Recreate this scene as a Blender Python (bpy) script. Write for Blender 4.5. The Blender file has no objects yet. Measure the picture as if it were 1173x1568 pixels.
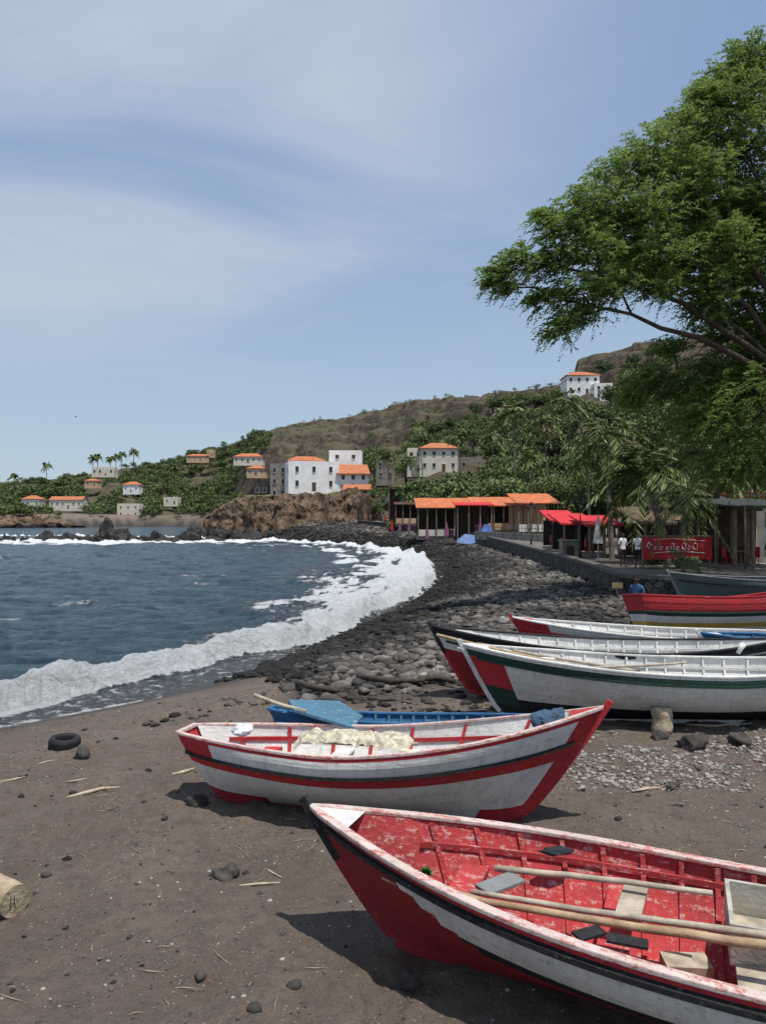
import bpy, math, random, bmesh
import numpy as np
from mathutils import Vector, Matrix, Euler
random.seed(7); rng=np.random.default_rng(7)
F=1132.0; CX=586.5; HZ=795.0; CAMZ=4.5
scene=bpy.context.scene
def P(px,py,d): return Vector(((px-CX)/F*d, d, CAMZ-(py-HZ)/F*d))
def link(o,parent=None):
    scene.collection.objects.link(o)
    if parent is not None: o.parent=parent
    return o
def empty(name,loc=(0,0,0),rot=(0,0,0)):
    e=bpy.data.objects.new(name,None); e.location=loc; e.rotation_euler=rot; e.empty_display_size=.2
    return link(e)
# ------------------------------------------------------------ noise
def _h(ix,iy,seed):
    n=(ix*374761393+iy*668265263+seed*144269504)&0xffffffff
    n=((n^(n>>13))*1274126177)&0xffffffff
    return ((n^(n>>16))&0xffffff)/float(0xffffff)
def vn(x,y,seed=0):
    x=np.asarray(x,float); y=np.asarray(y,float)
    ix=np.floor(x).astype(np.int64); iy=np.floor(y).astype(np.int64)
    fx=x-ix; fy=y-iy; fx=fx*fx*fx*(fx*(fx*6-15)+10); fy=fy*fy*fy*(fy*(fy*6-15)+10)
    a=_h(ix,iy,seed); b=_h(ix+1,iy,seed); c=_h(ix,iy+1,seed); d=_h(ix+1,iy+1,seed)
    return ((a*(1-fx)+b*fx)*(1-fy)+(c*(1-fx)+d*fx)*fy)*2-1
def fbm(x,y,o=4,seed=0,g=.5):
    r=0;a=1;s=0;f=1
    for i in range(o):
        r=r+a*vn(np.asarray(x)*f+i*17.3,np.asarray(y)*f-i*9.1,seed+i); s+=a; a*=g; f*=2.03
    return r/s
def sst(a,b,x):
    t=np.clip((x-a)/(b-a),0,1); return t*t*(3-2*t)
def chaikin(pts,n=2):
    p=[tuple(q) for q in pts]
    for _ in range(n):
        q=[p[0]]
        for a,b in zip(p[:-1],p[1:]):
            q.append(tuple(.75*a[i]+.25*b[i] for i in range(len(a))))
            q.append(tuple(.25*a[i]+.75*b[i] for i in range(len(a))))
        q.append(p[-1]); p=q
    return p
def polydist(x,y,pts):
    m=np.full(np.shape(x),1e18)
    for a,b in zip(pts[:-1],pts[1:]):
        dx=b[0]-a[0]; dy=b[1]-a[1]; L=dx*dx+dy*dy+1e-12
        t=np.clip(((x-a[0])*dx+(y-a[1])*dy)/L,0,1)
        d=(x-a[0]-t*dx)**2+(y-a[1]-t*dy)**2
        m=np.minimum(m,d)
    return np.sqrt(m)
def inside(x,y,poly):
    r=np.zeros(np.shape(x),bool); n=len(poly)
    for i in range(n):
        ax,ay=poly[i][:2]; bx,by=poly[(i+1)%n][:2]
        if ay==by: continue
        c=((ay>y)!=(by>y))&(x<(bx-ax)*(y-ay)/(by-ay)+ax)
        r^=c
    return r
# ------------------------------------------------------------ layout
SHORE=chaikin([(-60,-44),(-20,2),(-8.07,15.6),(-7.0,16.5),(-6.0,17.6),(-4.9,19.2),(-3.97,20.8),(-3.2,23.2),(-2.05,26.8),(-.72,30.9),
 (1.1,37.2),(3.0,46.3),(4.9,56.6),(5.7,70),(5.5,85),(3.1,106),(-2.9,124),(-10.5,138),(-20,154),(-30,165),(-46,186),(-52,210),(-60,300),
 (-95,440),(-140,452),(-160,425),(-178,400),(-200,385),(-260,405),(-400,500),(-1500,900)],2)
OUT=[(-6500,3000),(-6500,-6000),(-200,-6000)]
WATER=SHORE+OUT
WAVE=chaikin([(-62,-38),(-22,4),(-11.2,14.3),(-9.1,17.4),(-8.0,18.7),(-6.95,20.4),(-5.6,22.1),(-4.1,24.8),(-2.3,28.0),(-.9,31.8),(.6,37.2),(2.4,46.5),(4.3,58),
 (5.0,78),(2.6,100),(-3.2,118),(-10,132),(-22,150),(-50,172),(-90,190),(-400,300)],2)
WATER2=WAVE+OUT
WALL=[(40,12,2.35),(22,22.5,2.3),(13.2,25.4,2.3),(9.36,28.6,2.3),(11.1,40,2.15),(12.3,65,2.2),(11.2,95,2.8),(6.6,118,3.35),(1.6,135,3.7),(-4.8,150,4.2)]
PROM=[w[:2] for w in WALL]+[(-9,175),(-9,260),(900,260),(900,12)]
RP=([-900,0,60,140,200,260,340,400,480,560,640,700,760,862,876,884,950,1000,1173,1700],
    [752,745,738,726,716,704,684,660,644,630,612,606,600,590,580,548,530,516,505,485])
RD=([-900,0,340,420,560,700,860,880,1173,3000],[900,850,800,700,600,520,430,380,360,360])
R0=([-1000,0,300,345,400,560,640,800,1173,3000],[520,440,450,430,215,175,140,120,110,100])
def terrain(x,y,full=False):
    x=np.asarray(x,float); y=np.asarray(y,float)
    ins=inside(x,y,WATER); sd=polydist(x,y,SHORE); sd=np.where(ins,-sd,sd)
    zb=np.interp(y,[-50,12,22,28,40,65,95,118,135,150,190,400],[1.35,1.32,1.5,1.65,1.35,1.35,1.8,2.4,2.9,3.6,5,7])
    beach=np.where(sd>0,zb*(1-np.exp(-np.maximum(sd,0)/3.2)),np.maximum(sd*.16,-5))
    dry=sst(1.5,5,sd); nearm=(y<40)*(np.abs(x)<40)
    foot=vn(x/.33,y/.3,15); foot=-.05*sst(.3,.75,foot)*sst(-.3,.25,vn(x/2.1,y/1.7,16))
    beach=beach+dry*(fbm(x/2.3,y/2.3,3,5)*.05+ (fbm(x/.3,y/.3,4,9,.6)*.036+foot)*nearm)+ .06*sst(-.5,2,sd)*fbm(x/3,y/1.3,2,11)*(y>14)
    zp=np.interp(y,[-50,28,40,65,95,118,135,150,190],[2.2,2.2,2.05,2.1,2.7,3.25,3.6,4.1,5.2])
    pin=inside(x,y,PROM); pd=polydist(x,y,[w[:2] for w in WALL])
    k=np.where(pin,np.clip(pd/.35,0,1),0)
    z=beach*(1-k)+zp*k
    yy=np.maximum(y,1.0); px=CX+F*x/yy; px=np.clip(px,-900,3000)
    dr=np.interp(px,*RD); y0=np.interp(px,*R0)
    Hr=CAMZ+(HZ-np.interp(px,*RP))/F*dr
    t=np.clip((y-y0)/(dr-y0),0,1)*(y>20)
    over=np.maximum(y-dr,0)
    land=sst(0,45,sd)
    prof=t**1.2
    h=(Hr-z)*prof
    nz=fbm(x/70,y/70,5,21)*10*np.sin(np.pi*np.clip(t,0,1)*.93)**.8
    g=1-2*np.abs(fbm(x/26,y/90,3,31)); nz=nz+g*4.5*np.sin(np.pi*t)
    nz=nz+fbm(x/9,y/9,4,33)*1.9*sst(0,.3,t)
    h=h+nz*(t>0)
    st=11.0; q=(h+fbm(x/50,y/50,3,44)*5)/st; fr=q-np.floor(q)
    ht=h+(sst(.62,.92,fr)-fr)*st*.7*sst(.3,.5,t)*(t<.999)*sst(-.35,.15,fbm(x/60,y/60,2,46)+.1)
    h=ht-over*.08
    h=np.maximum(h,-2+0*h)
    z=z+np.maximum(h,0)*land*(t>0)
    if full: return z,sd,t,pin,pd
    return z
def gz(x,y): return float(terrain(np.array([x]),np.array([y]))[0])
def hit(px,py,dmin=3,dmax=900):
    d=np.geomspace(dmin,dmax,6000); x=(px-CX)/F*d; zr=CAMZ-(py-HZ)/F*d
    i=np.argmax(zr<terrain(x,d))
    if i==0: i=5999
    return Vector((x[i],d[i],zr[i]))
# ------------------------------------------------------------ materials
def nd(nt,t,ins=None,**kw):
    n=nt.nodes.new(t)
    for k,v in kw.items(): setattr(n,k,v)
    if ins:
        for k,v in ins.items():
            s=n.inputs[k]
            if isinstance(v,bpy.types.NodeSocket): nt.links.new(v,s)
            else: s.default_value=v
    return n
def c4(c): return (c[0],c[1],c[2],1)
def mixc(nt,f,a,b,bt='MIX'):
    n=nt.nodes.new('ShaderNodeMix'); n.data_type='RGBA'; n.blend_type=bt
    for s,v in ((n.inputs[0],f),(n.inputs[6],a),(n.inputs[7],b)):
        if isinstance(v,bpy.types.NodeSocket): nt.links.new(v,s)
        else: s.default_value=v if isinstance(v,(int,float)) else c4(v)
    return n.outputs[2]
def mth(nt,op,a,b=0,c=0,clamp=False):
    n=nt.nodes.new('ShaderNodeMath'); n.operation=op; n.use_clamp=clamp
    for s,v in zip(n.inputs,(a,b,c)):
        if isinstance(v,bpy.types.NodeSocket): nt.links.new(v,s)
        else: s.default_value=v
    return n.outputs[0]
def rng_(nt,v,a,b,c=0,d=1):
    n=nd(nt,'ShaderNodeMapRange',{'Value':v,'From Min':a,'From Max':b,'To Min':c,'To Max':d}); n.interpolation_type='SMOOTHSTEP'; return n.outputs[0]
def noi(nt,vec,s,det=4,r=.6,dist=0):
    return nd(nt,'ShaderNodeTexNoise',{'Vector':vec,'Scale':s,'Detail':det,'Roughness':r,'Distortion':dist}).outputs['Fac']
def base(name,rough=.8,spec=.3):
    m=bpy.data.materials.new(name); m.use_nodes=True; nt=m.node_tree; b=nt.nodes['Principled BSDF']
    b.inputs['Roughness'].default_value=rough; b.inputs['Specular IOR Level'].default_value=spec
    co=nd(nt,'ShaderNodeTexCoord').outputs['Object']
    return m,nt,b,co
def bumpn(nt,b,h,st,dist=.02):
    n=nd(nt,'ShaderNodeBump',{'Height':h,'Strength':st,'Distance':dist}); nt.links.new(n.outputs[0],b.inputs['Normal'])
_mc={}
def M(name,col,rough=.8,var=.25,scale=4,bump=.3,bscale=30,dist=.01,col2=None,spec=.3):
    if name in _mc: return _mc[name]
    m,nt,b,co=base(name,rough,spec)
    n=rng_(nt,noi(nt,co,scale,5),.3,.7)
    a=col2 if col2 else tuple(c*(1-var) for c in col); bb=col if col2 else tuple(min(1,c*(1+var)) for c in col)
    nt.links.new(mixc(nt,n,a,bb),b.inputs['Base Color'])
    if bump: bumpn(nt,b,noi(nt,co,bscale,4),bump,dist)
    _mc[name]=m; return m
def paint(name,col,wear=(.28,.24,.2),amt=.5,rough=.55,dirt=.6):
    if name in _mc: return _mc[name]
    m,nt,b,co=base(name,rough,.25)
    st=nd(nt,'ShaderNodeMapping',{'Vector':co,'Scale':(1,5,7)}).outputs[0]
    n1=noi(nt,st,3.4,8,.75); n2=noi(nt,co,1.7,6,.65); n3=noi(nt,co,22,6,.8); n4=noi(nt,nd(nt,'ShaderNodeMapping',{'Vector':co,'Scale':(9,9,1.2)}).outputs[0],1.6,5,.7)
    c=mixc(nt,rng_(nt,n2,.35,.7,0,dirt),col,tuple(x*.62+.012 for x in col))
    c=mixc(nt,rng_(nt,n3,.45,.75,0,.35),c,tuple(x*.6+.1 for x in col))
    c=mixc(nt,rng_(nt,n4,.48,.7,0,.6),c,tuple(x*.5+.02 for x in col))
    w=mth(nt,'ADD',mth(nt,'MULTIPLY',n1,.55),mth(nt,'MULTIPLY',n3,.45))
    c=mixc(nt,rng_(nt,w,.645-.15*amt,.68-.14*amt,0,.85),c,wear)
    nt.links.new(c,b.inputs['Base Color'])
    nt.links.new(rng_(nt,n1,.3,.7,rough,rough+.35),b.inputs['Roughness'])
    bumpn(nt,b,mth(nt,'ADD',n1,mth(nt,'MULTIPLY',w,.8)),.8,.016)
    _mc[name]=m; return m
def tintmat(name,cols,rough=.7,bump=.3,bscale=20,trans=0,dist=.02):
    m,nt,b,co=base(name,rough,.25)
    a=nd(nt,'ShaderNodeAttribute',attribute_name='tint').outputs['Fac']
    r=nt.nodes.new('ShaderNodeValToRGB'); nt.links.new(a,r.inputs[0])
    el=r.color_ramp.elements
    while len(el)<len(cols): el.new(.5)
    for i,c in enumerate(cols): el[i].position=i/(len(cols)-1); el[i].color=c4(c)
    col=r.outputs[0]
    if bump:
        n=noi(nt,co,bscale,4); col=mixc(nt,rng_(nt,n,.3,.7,0,.45),col,(.03,.027,.024)); bumpn(nt,b,n,bump,dist)
    nt.links.new(col,b.inputs['Base Color'])
    if trans:
        out=nt.nodes['Material Output']; tr=nd(nt,'ShaderNodeBsdfTranslucent'); nt.links.new(mixc(nt,.5,col,(.27,.37,.09)),tr.inputs[0])
        mx=nd(nt,'ShaderNodeMixShader',{'Fac':trans}); nt.links.new(b.outputs[0],mx.inputs[1]); nt.links.new(tr.outputs[0],mx.inputs[2]); nt.links.new(mx.outputs[0],out.inputs[0])
    return m
# ------------------------------------------------------------ mesh tools
def np_mesh(name,V,Fc,mats,smooth=True,midx=None,attrs=None,parent=None):
    me=bpy.data.meshes.new(name); V=np.asarray(V,np.float32); Fc=np.asarray(Fc,np.int32)
    me.vertices.add(len(V)); me.vertices.foreach_set('co',V.ravel())
    me.loops.add(Fc.size); me.loops.foreach_set('vertex_index',Fc.ravel())
    me.polygons.add(len(Fc)); me.polygons.foreach_set('loop_start',np.arange(len(Fc),dtype=np.int32)*Fc.shape[1])
    if midx is not None: me.polygons.foreach_set('material_index',np.asarray(midx,np.int32))
    me.update(calc_edges=True); me.polygons.foreach_set('use_smooth',np.full(len(Fc),smooth))
    for k,(dom,v) in (attrs or {}).items():
        at=me.attributes.new(k,'FLOAT',dom); at.data.foreach_set('value',np.asarray(v,np.float32))
    for m in mats: me.materials.append(m)
    return link(bpy.data.objects.new(name,me),parent)
class MB:
    def __init__(s): s.V=[];s.F=[];s.M=[];s.S=[];s.mats=[]
    def mi(s,m):
        if m not in s.mats: s.mats.append(m)
        return s.mats.index(m)
    def add(s,vs,fs,m,smooth=False):
        o=len(s.V); s.V+= [tuple(v) for v in vs]; i=s.mi(m)
        for f in fs: s.F.append([o+k for k in f]); s.M.append(i); s.S.append(smooth)
    def box(s,c,size,m,rot=None):
        c=Vector(c); R=rot.to_matrix() if isinstance(rot,Euler) else (rot or Matrix.Identity(3))
        vs=[c+R@Vector((a*size[0]/2,b*size[1]/2,d*size[2]/2)) for a in(-1,1) for b in(-1,1) for d in(-1,1)]
        s.add(vs,[(0,1,3,2),(4,6,7,5),(0,4,5,1),(2,3,7,6),(0,2,6,4),(1,5,7,3)],m)
    def tube(s,pts,rad,m,n=8,smooth=True):
        pts=[Vector(p) for p in pts]; k=len(pts)
        if not hasattr(rad,'__len__'): rad=[rad]*k
        vs=[]; ref=Vector((.31,.17,.93)) 
        for i,p in enumerate(pts):
            t=(pts[min(i+1,k-1)]-pts[max(i-1,0)]).normalized()
            if abs(t.dot(ref))>.95: ref=Vector((1,.1,0))
            a=t.cross(ref).normalized(); b=t.cross(a)
            for j in range(n):
                an=2*math.pi*j/n; vs.append(p+(a*math.cos(an)+b*math.sin(an))*rad[i])
        fs=[(i*n+j,i*n+(j+1)%n,(i+1)*n+(j+1)%n,(i+1)*n+j) for i in range(k-1) for j in range(n)]
        s.add(vs,fs,m,smooth); 
        o=len(s.V)-len(vs); mi=s.mi(m)
        s.F.append([o+j for j in range(n)][::-1]); s.M.append(mi); s.S.append(False)
        s.F.append([o+(k-1)*n+j for j in range(n)]); s.M.append(mi); s.S.append(False)
    def sweep(s,pts,w,h,m,side=None,off=0):
        pts=[Vector(p) for p in pts]; k=len(pts); vs=[]
        for i,p in enumerate(pts):
            t=(pts[min(i+1,k-1)]-pts[max(i-1,0)]).normalized()
            sd=Vector(side) if side is not None else t.cross(Vector((0,0,1))).normalized()
            n=sd.cross(t).normalized()
            ww=w[i] if hasattr(w,'__len__') else w
            for a,b in((-1,-1),(1,-1),(1,1),(-1,1)): vs.append(p+sd*(a*ww/2)+n*(b*h/2+off))
        fs=[(i*4+j,i*4+(j+1)%4,(i+1)*4+(j+1)%4,(i+1)*4+j) for i in range(k-1) for j in range(4)]+[(3,2,1,0),tuple((k-1)*4+j for j in range(4))]
        s.add(vs,fs,m)
    def build(s,name,parent=None,loc=None,rot=None,bevel=0,sub=0):
        me=bpy.data.meshes.new(name); me.from_pydata(s.V,[],s.F)
        for m in s.mats: me.materials.append(m)
        me.polygons.foreach_set('material_index',s.M); me.polygons.foreach_set('use_smooth',s.S)
        me.update(); bm=bmesh.new(); bm.from_mesh(me); bmesh.ops.recalc_face_normals(bm,faces=bm.faces); bm.to_mesh(me); bm.free()
        o=link(bpy.data.objects.new(name,me),parent)
        if loc is not None: o.location=loc
        if rot is not None: o.rotation_euler=rot
        if bevel: b=o.modifiers.new('b','BEVEL'); b.width=bevel; b.segments=2; b.limit_method='ANGLE'
        return o
def ico(sub):
    bm=bmesh.new(); bmesh.ops.create_icosphere(bm,subdivisions=sub,radius=1)
    V=np.array([v.co[:] for v in bm.verts]); Fc=np.array([[v.index for v in f.verts] for f in bm.faces]); bm.free(); return V,Fc
ICO={i:ico(i) for i in (1,2,3,4)}
def rockshape(sub,seed,amp=.3,fr=1.3):
    V,Fc=ICO[sub]; V=V.copy(); r=np.random.default_rng(seed)
    for _ in range(9):
        n=r.normal(size=3); n/=np.linalg.norm(n); dd=r.uniform(.5,.9)
        k=V@n; V=V-np.outer(np.maximum(k-dd,0),n)*.9
    s=fbm(V[:,0]*fr+V[:,2]*1.7+seed,V[:,1]*fr-V[:,2]*.9+seed*2,4,seed)
    return V*(1+amp*s[:,None]),Fc
def rand_rot(n,r):
    q=r.normal(size=(n,4)); q/=np.linalg.norm(q,axis=1)[:,None]; w,x,y,z=q.T
    return np.stack([1-2*(y*y+z*z),2*(x*y-z*w),2*(x*z+y*w),2*(x*y+z*w),1-2*(x*x+z*z),2*(y*z-x*w),2*(x*z-y*w),2*(y*z+x*w),1-2*(x*x+y*y)],1).reshape(n,3,3)
def stones(pos,size,sub,flat=.65,seed=1):
    r=np.random.default_rng(seed); n=len(pos); nv=12; Vs=[rockshape(sub,seed*31+i) for i in range(nv)]
    Fb=Vs[0][1]; A=np.stack([v[0] for v in Vs])[r.integers(0,nv,n)]
    R=rand_rot(n,r); A=np.einsum('nij,nkj->nki',R,A)
    sc=np.stack([size*r.uniform(.8,1.3,n),size*r.uniform(.7,1.1,n),size*flat*r.uniform(.7,1.2,n)],1)
    A=A*sc[:,None,:]+pos[:,None,:]
    k=A.shape[1]; Fc=(Fb[None]+(np.arange(n)*k)[:,None,None]).reshape(-1,3)
    return A.reshape(-1,3),Fc,k,len(Fb)
def leafquads(c,d,l,wd,r):
    n=len(c); q=r.normal(size=(n,3)); s=np.cross(d,q); s/=np.linalg.norm(s,axis=1)[:,None]+1e-9
    V=np.stack([c-d*(l/2)[:,None],c+s*(wd/2)[:,None],c+d*(l/2)[:,None],c-s*(wd/2)[:,None]],1)
    return V.reshape(-1,3)
def quadF(n): return np.arange(n*4).reshape(n,4)
# ------------------------------------------------------------ world, sun, camera
w=bpy.data.worlds.new("World"); scene.world=w; w.use_nodes=True; nt=w.node_tree; bg=nt.nodes['Background']
sdir=Vector((.20,-.21,.95)).normalized()
sky=nt.nodes.new('ShaderNodeTexSky'); sky.sky_type='NISHITA'; sky.sun_disc=False
sky.sun_elevation=math.asin(sdir.z); sky.sun_rotation=math.atan2(sdir.x,sdir.y); sky.altitude=0; sky.air_density=1.0; sky.dust_density=1.0; sky.ozone_density=1.5
tc=nt.nodes.new('ShaderNodeTexCoord')
sep=nd(nt,'ShaderNodeSeparateXYZ',{'Vector':tc.outputs['Generated']})
zc=mth(nt,'ADD',mth(nt,'MAXIMUM',sep.outputs[2],0),.12)
cv=nd(nt,'ShaderNodeCombineXYZ',{'X':mth(nt,'DIVIDE',sep.outputs[0],zc),'Y':mth(nt,'DIVIDE',sep.outputs[1],zc),'Z':0.0}).outputs[0]
mp=nd(nt,'ShaderNodeMapping',{'Vector':cv,'Location':(3.1,1.2,0),'Rotation':(0,0,.5),'Scale':(.55,.9,1)}).outputs[0]
n1=noi(nt,mp,1.1,10,.55,.6); n2=noi(nt,mp,.35,3,.5)
cf=mth(nt,'MULTIPLY',rng_(nt,n1,.28,.72),rng_(nt,n2,.28,.56)); 
lft=rng_(nt,sep.outputs[0],.40,-.15,.05,1)
up=rng_(nt,sep.outputs[2],.12,.33,.0,1)
cf=mth(nt,'MULTIPLY',mth(nt,'MULTIPLY',cf,lft),mth(nt,'MULTIPLY',up,.85))
haze=mixc(nt,rng_(nt,sep.outputs[2],.0,.55),(3.4,4.35,5.3),(2.1,2.95,4.7))
col=mixc(nt,.75,sky.outputs[0],haze)
col=mixc(nt,cf,col,(4.5,4.95,5.6))
nt.links.new(col,bg.inputs[0]); bg.inputs[1].default_value=.132
sl=bpy.data.lights.new('sun','SUN'); sl.energy=4.7; sl.angle=math.radians(.53); sl.color=(1,.955,.88)
so=link(bpy.data.objects.new('sun',sl)); so.rotation_euler=sdir.to_track_quat('Z','Y').to_euler(); so.location=(0,0,50)
cd=bpy.data.cameras.new('camera'); cam=link(bpy.data.objects.new('camera',cd)); cam.location=(0,0,CAMZ)
cam.rotation_euler=(math.radians(90+.557),0,0); cd.sensor_fit='VERTICAL'; cd.sensor_height=36; cd.sensor_width=27; cd.lens=26; cd.clip_end=20000; cd.clip_start=.05
scene.camera=cam
scene.view_settings.view_transform='Standard'; scene.view_settings.look='None'; scene.view_settings.exposure=0
# ------------------------------------------------------------ fan grid
th=np.concatenate([np.linspace(-math.pi,-.60,60)[:-1],np.linspace(-.60,.60,560),np.linspace(.60,math.pi,60)[1:]])
rad=np.concatenate([np.linspace(.4,2.9,10),np.geomspace(3,1100,680),np.geomspace(1150,7000,14)])
TH,RR=np.meshgrid(th,rad); X=RR*np.sin(TH); Y=RR*np.cos(TH)
nr,nc=X.shape
idx=np.arange(nr*nc).reshape(nr,nc)
Q=np.stack([idx[:-1,:-1],idx[:-1,1:],idx[1:,1:],idx[1:,:-1]],-1).reshape(-1,4)
x=X.ravel(); y=Y.ravel()
z,sd,t,pin,pd=terrain(x,y,True)
def stonef(x,y): return sst(13.0,15.0,y+fbm(x/1.5,y/1.5,3,61)*1.6-np.clip(-x-1.3,0,9)*2.3*(y<40))
stone=stonef(x,y)*(y<175)*sst(-3,.3,sd+.5)*(~pin)*(np.abs(x)<60)
wet=1-sst(1.6,3.6,sd+fbm(x/2,y/2,3,71)*1.0)
hillm=sst(0,.06,t)
m,nt,b,co=base('ground_volcanic_sand',.9,.25)
at=lambda nm: nd(nt,'ShaderNodeAttribute',attribute_name=nm).outputs['Fac']
n1=noi(nt,co,.8,6,.7); n2=noi(nt,co,9,6,.75); n3=noi(nt,co,110,3,.7); n5=noi(nt,co,2.6,5,.75)
s=mixc(nt,rng_(nt,n1,.3,.7),(.122,.092,.07),(.186,.146,.114))
s=mixc(nt,rng_(nt,n2,.42,.68,0,.7),s,(.07,.054,.043))
s=mixc(nt,rng_(nt,n5,.5,.66,0,.5),s,(.075,.058,.046))
s=mixc(nt,rng_(nt,n3,.4,.72,0,.6),s,(.28,.228,.185))
def specks(scale,th0,dens,lo):
    vo=nd(nt,'ShaderNodeTexVoronoi',{'Vector':co,'Scale':scale,'Randomness':1.0})
    sp=mth(nt,'MULTIPLY',rng_(nt,vo.outputs['Distance'],th0,th0*.6),rng_(nt,noi(nt,co,1.1,5,.75),lo,lo+.14))
    return mth(nt,'MULTIPLY',sp,rng_(nt,nd(nt,'ShaderNodeSeparateColor',{'Color':vo.outputs['Color']}).outputs[0],dens,dens+.05))
s=mixc(nt,mth(nt,'MULTIPLY',specks(24,.19,.6,.38),.9),s,(.55,.5,.43))
s=mixc(nt,mth(nt,'MULTIPLY',specks(60,.22,.45,.34),.7),s,(.42,.38,.33))
s=mixc(nt,mth(nt,'MULTIPLY',specks(17,.22,.62,.38),.85),s,(.03,.025,.022))
s=mixc(nt,mth(nt,'MULTIPLY',at('wet'),.9),s,(.032,.027,.023))
st_=mixc(nt,rng_(nt,noi(nt,co,6,5,.7),.35,.65),(.014,.013,.012),(.06,.054,.049))
s=mixc(nt,at('stone'),s,st_)
pr=mixc(nt,rng_(nt,n2,.3,.7),(.1,.09,.075),(.19,.165,.135))
s=mixc(nt,at('prom'),s,pr)
geo=nd(nt,'ShaderNodeNewGeometry'); nz=nd(nt,'ShaderNodeSeparateXYZ',{'Vector':geo.outputs['Normal']}).outputs[2]
h1=noi(nt,co,.03,7,.7); h2=noi(nt,co,.25,7,.75)
hc=mixc(nt,rng_(nt,h2,.35,.65),(.082,.062,.042),(.165,.128,.088))
hc=mixc(nt,rng_(nt,mth(nt,'ADD',mth(nt,'MULTIPLY',h1,.6),mth(nt,'MULTIPLY',h2,.4)),.44,.56,0,.8),hc,(.068,.08,.036))
hc=mixc(nt,rng_(nt,nz,.93,.78),hc,mixc(nt,rng_(nt,h2,.35,.65),(.032,.025,.02),(.115,.084,.062)))
s=mixc(nt,at('hill'),s,hc)
nt.links.new(s,b.inputs['Base Color'])
nt.links.new(rng_(nt,at('wet'),.5,1,.9,.4),b.inputs['Roughness'])
nb=mth(nt,'ADD',mth(nt,'ADD',noi(nt,co,13,7,.75),mth(nt,'MULTIPLY',n3,.3)),mth(nt,'MULTIPLY',n5,.8))
bp=nd(nt,'ShaderNodeBump',{'Height':nb,'Strength':1.0,'Distance':.06})
hb_=nd(nt,'ShaderNodeBump',{'Height':mth(nt,'MULTIPLY',h2,at('hill')),'Strength':1.0,'Distance':2.5,'Normal':bp.outputs[0]}); nt.links.new(hb_.outputs[0],b.inputs['Normal'])
ground_mat=m
Vg=np.stack([x,y,z],1)
np_mesh('ground',Vg,Q,[ground_mat],True,None,{'stone':('POINT',stone),'wet':('POINT',wet*(1-stone*.7)),'hill':('POINT',hillm),'prom':('POINT',(pin&(pd>.1)).astype(float))})
# ------------------------------------------------------------ sea
iw=inside(x,y,WATER2); wd=polydist(x,y,WAVE); wv=np.where(iw,wd,-wd)
fn=fbm(x/.9,y/.9,4,81); fl=fbm(x/4,y/4,3,85); fm=fbm(x/1.7,y/1.7,3,86)
wv2=wv+fl*.9+fm*.45
A=np.interp(y,[0,14,20,28,36,60,100],[.62,.64,.62,.66,.6,.42,.34])*(1+.5*fbm(x/2.6,y/2.6,2,84))
hw=A*sst(-.25,.4,wv2)*np.exp(-np.maximum(wv2-.6,0)/1.6)
Wd=np.interp(y,[0,20,28,33,40,50,62,85,110,160],[1.25,1.5,2.4,4.0,7.0,9.0,8.2,5.5,3.2,2])*(1+.6*fbm(x/3.2,y/5.5,2,87))
foam=sst(-.45,.05,wv2)*(1-sst(Wd*.4,Wd*1.15,wv2+fn*.5*Wd))
streak=fbm(wv/1.1+fl*.8,y/5.5,4,88); patch=fbm(x/2.4,y/4.5,4,89)
wide=sst(26,38,y)
foam=foam*(1-(.25+.6*wide)*sst(.03,.38,streak*.6+patch*.6)*sst(.6,2.0,wv2))
lump=np.maximum(fbm(x/.32,y/.32,3,82),-.15)
zs=hw+foam*(fn*.2+lump*.16*(y<60))
zs=zs+wide*foam*.4*np.maximum(fbm(x/3,y/7,3,188)+.2,0)
chop=fbm(x/2.2+fl*.4,y/.95,4,91)*.2+fbm(x/.8,y/.4,3,92)*.06*(y<60)
zs=zs+chop*sst(.8,5,wv)+ (1-np.abs(fbm(x/18+wv/60,wv/7,3,95)))*.42*sst(8,30,wv)
lace=.5*sst(-2.8,-.4,-np.abs(wv+1.0))*(wv<0)+.48*(wv>0)*np.exp(-np.maximum(wv-Wd,0)/(2.2+2*wide))
edge=.8*np.exp(-((sd+.3+fl*.5)/.22)**2)*(y<60)+.6*np.exp(-((sd+1.3+fm*.6)/.2)**2)*(y<40)
foam2=np.maximum(foam*1.3,np.maximum(lace,edge))
RK=[(-51,137,5),(-44,139,4),(-60,141,4),(-38,146,4),(-33,152,5),(-72,142,2.5),(-68,150,3),(-28,152,4)]
rk=np.zeros_like(x)
for a,bb,c in RK:
    dd=np.hypot((x-a)/2.0,y-bb+5); rk=np.maximum(rk,1.5*np.exp(-np.maximum(dd-c*.9,0)/3.0))
foam2=np.maximum(foam2,rk*(.8+.7*fbm(x/3,y/1.5,3,102)))
foam2=np.maximum(foam2,.7*np.exp(-np.abs(sd+.8)/1.0)*(y>120)*(y<480))
foam2=np.maximum(foam2,1.2*sst(-.1,.25,fbm(x/9,y/3,4,101))*np.exp(-((y-128-fbm(x/20,x*0+3,2,5)*7)/6)**2)*(x<-18))
foam2=np.maximum(foam2,1.05*sst(-.1,.25,fbm(x/8,y/3,4,103)+.1)*np.exp(-((wv-7-fl*4)/1.8)**2)*(y>75)*(y<150))
foam2=np.maximum(foam2,.6*sst(.32,.58,fbm(x/4,y/1.4,4,111))*(wv>14))
zs=zs+foam2*(y>60)*.45*np.maximum(fbm(x/2,y/2,3,113)+.3,0)
zs=np.where(wv<-.1,.02+.015*fn,zs)
zs=zs*(1-sst(500,900,RR.ravel()))
m,nt,b,co=base('sea_water',.12,.5)
b.inputs['IOR'].default_value=1.33
fo=nd(nt,'ShaderNodeAttribute',attribute_name='foam').outputs['Fac']
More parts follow.
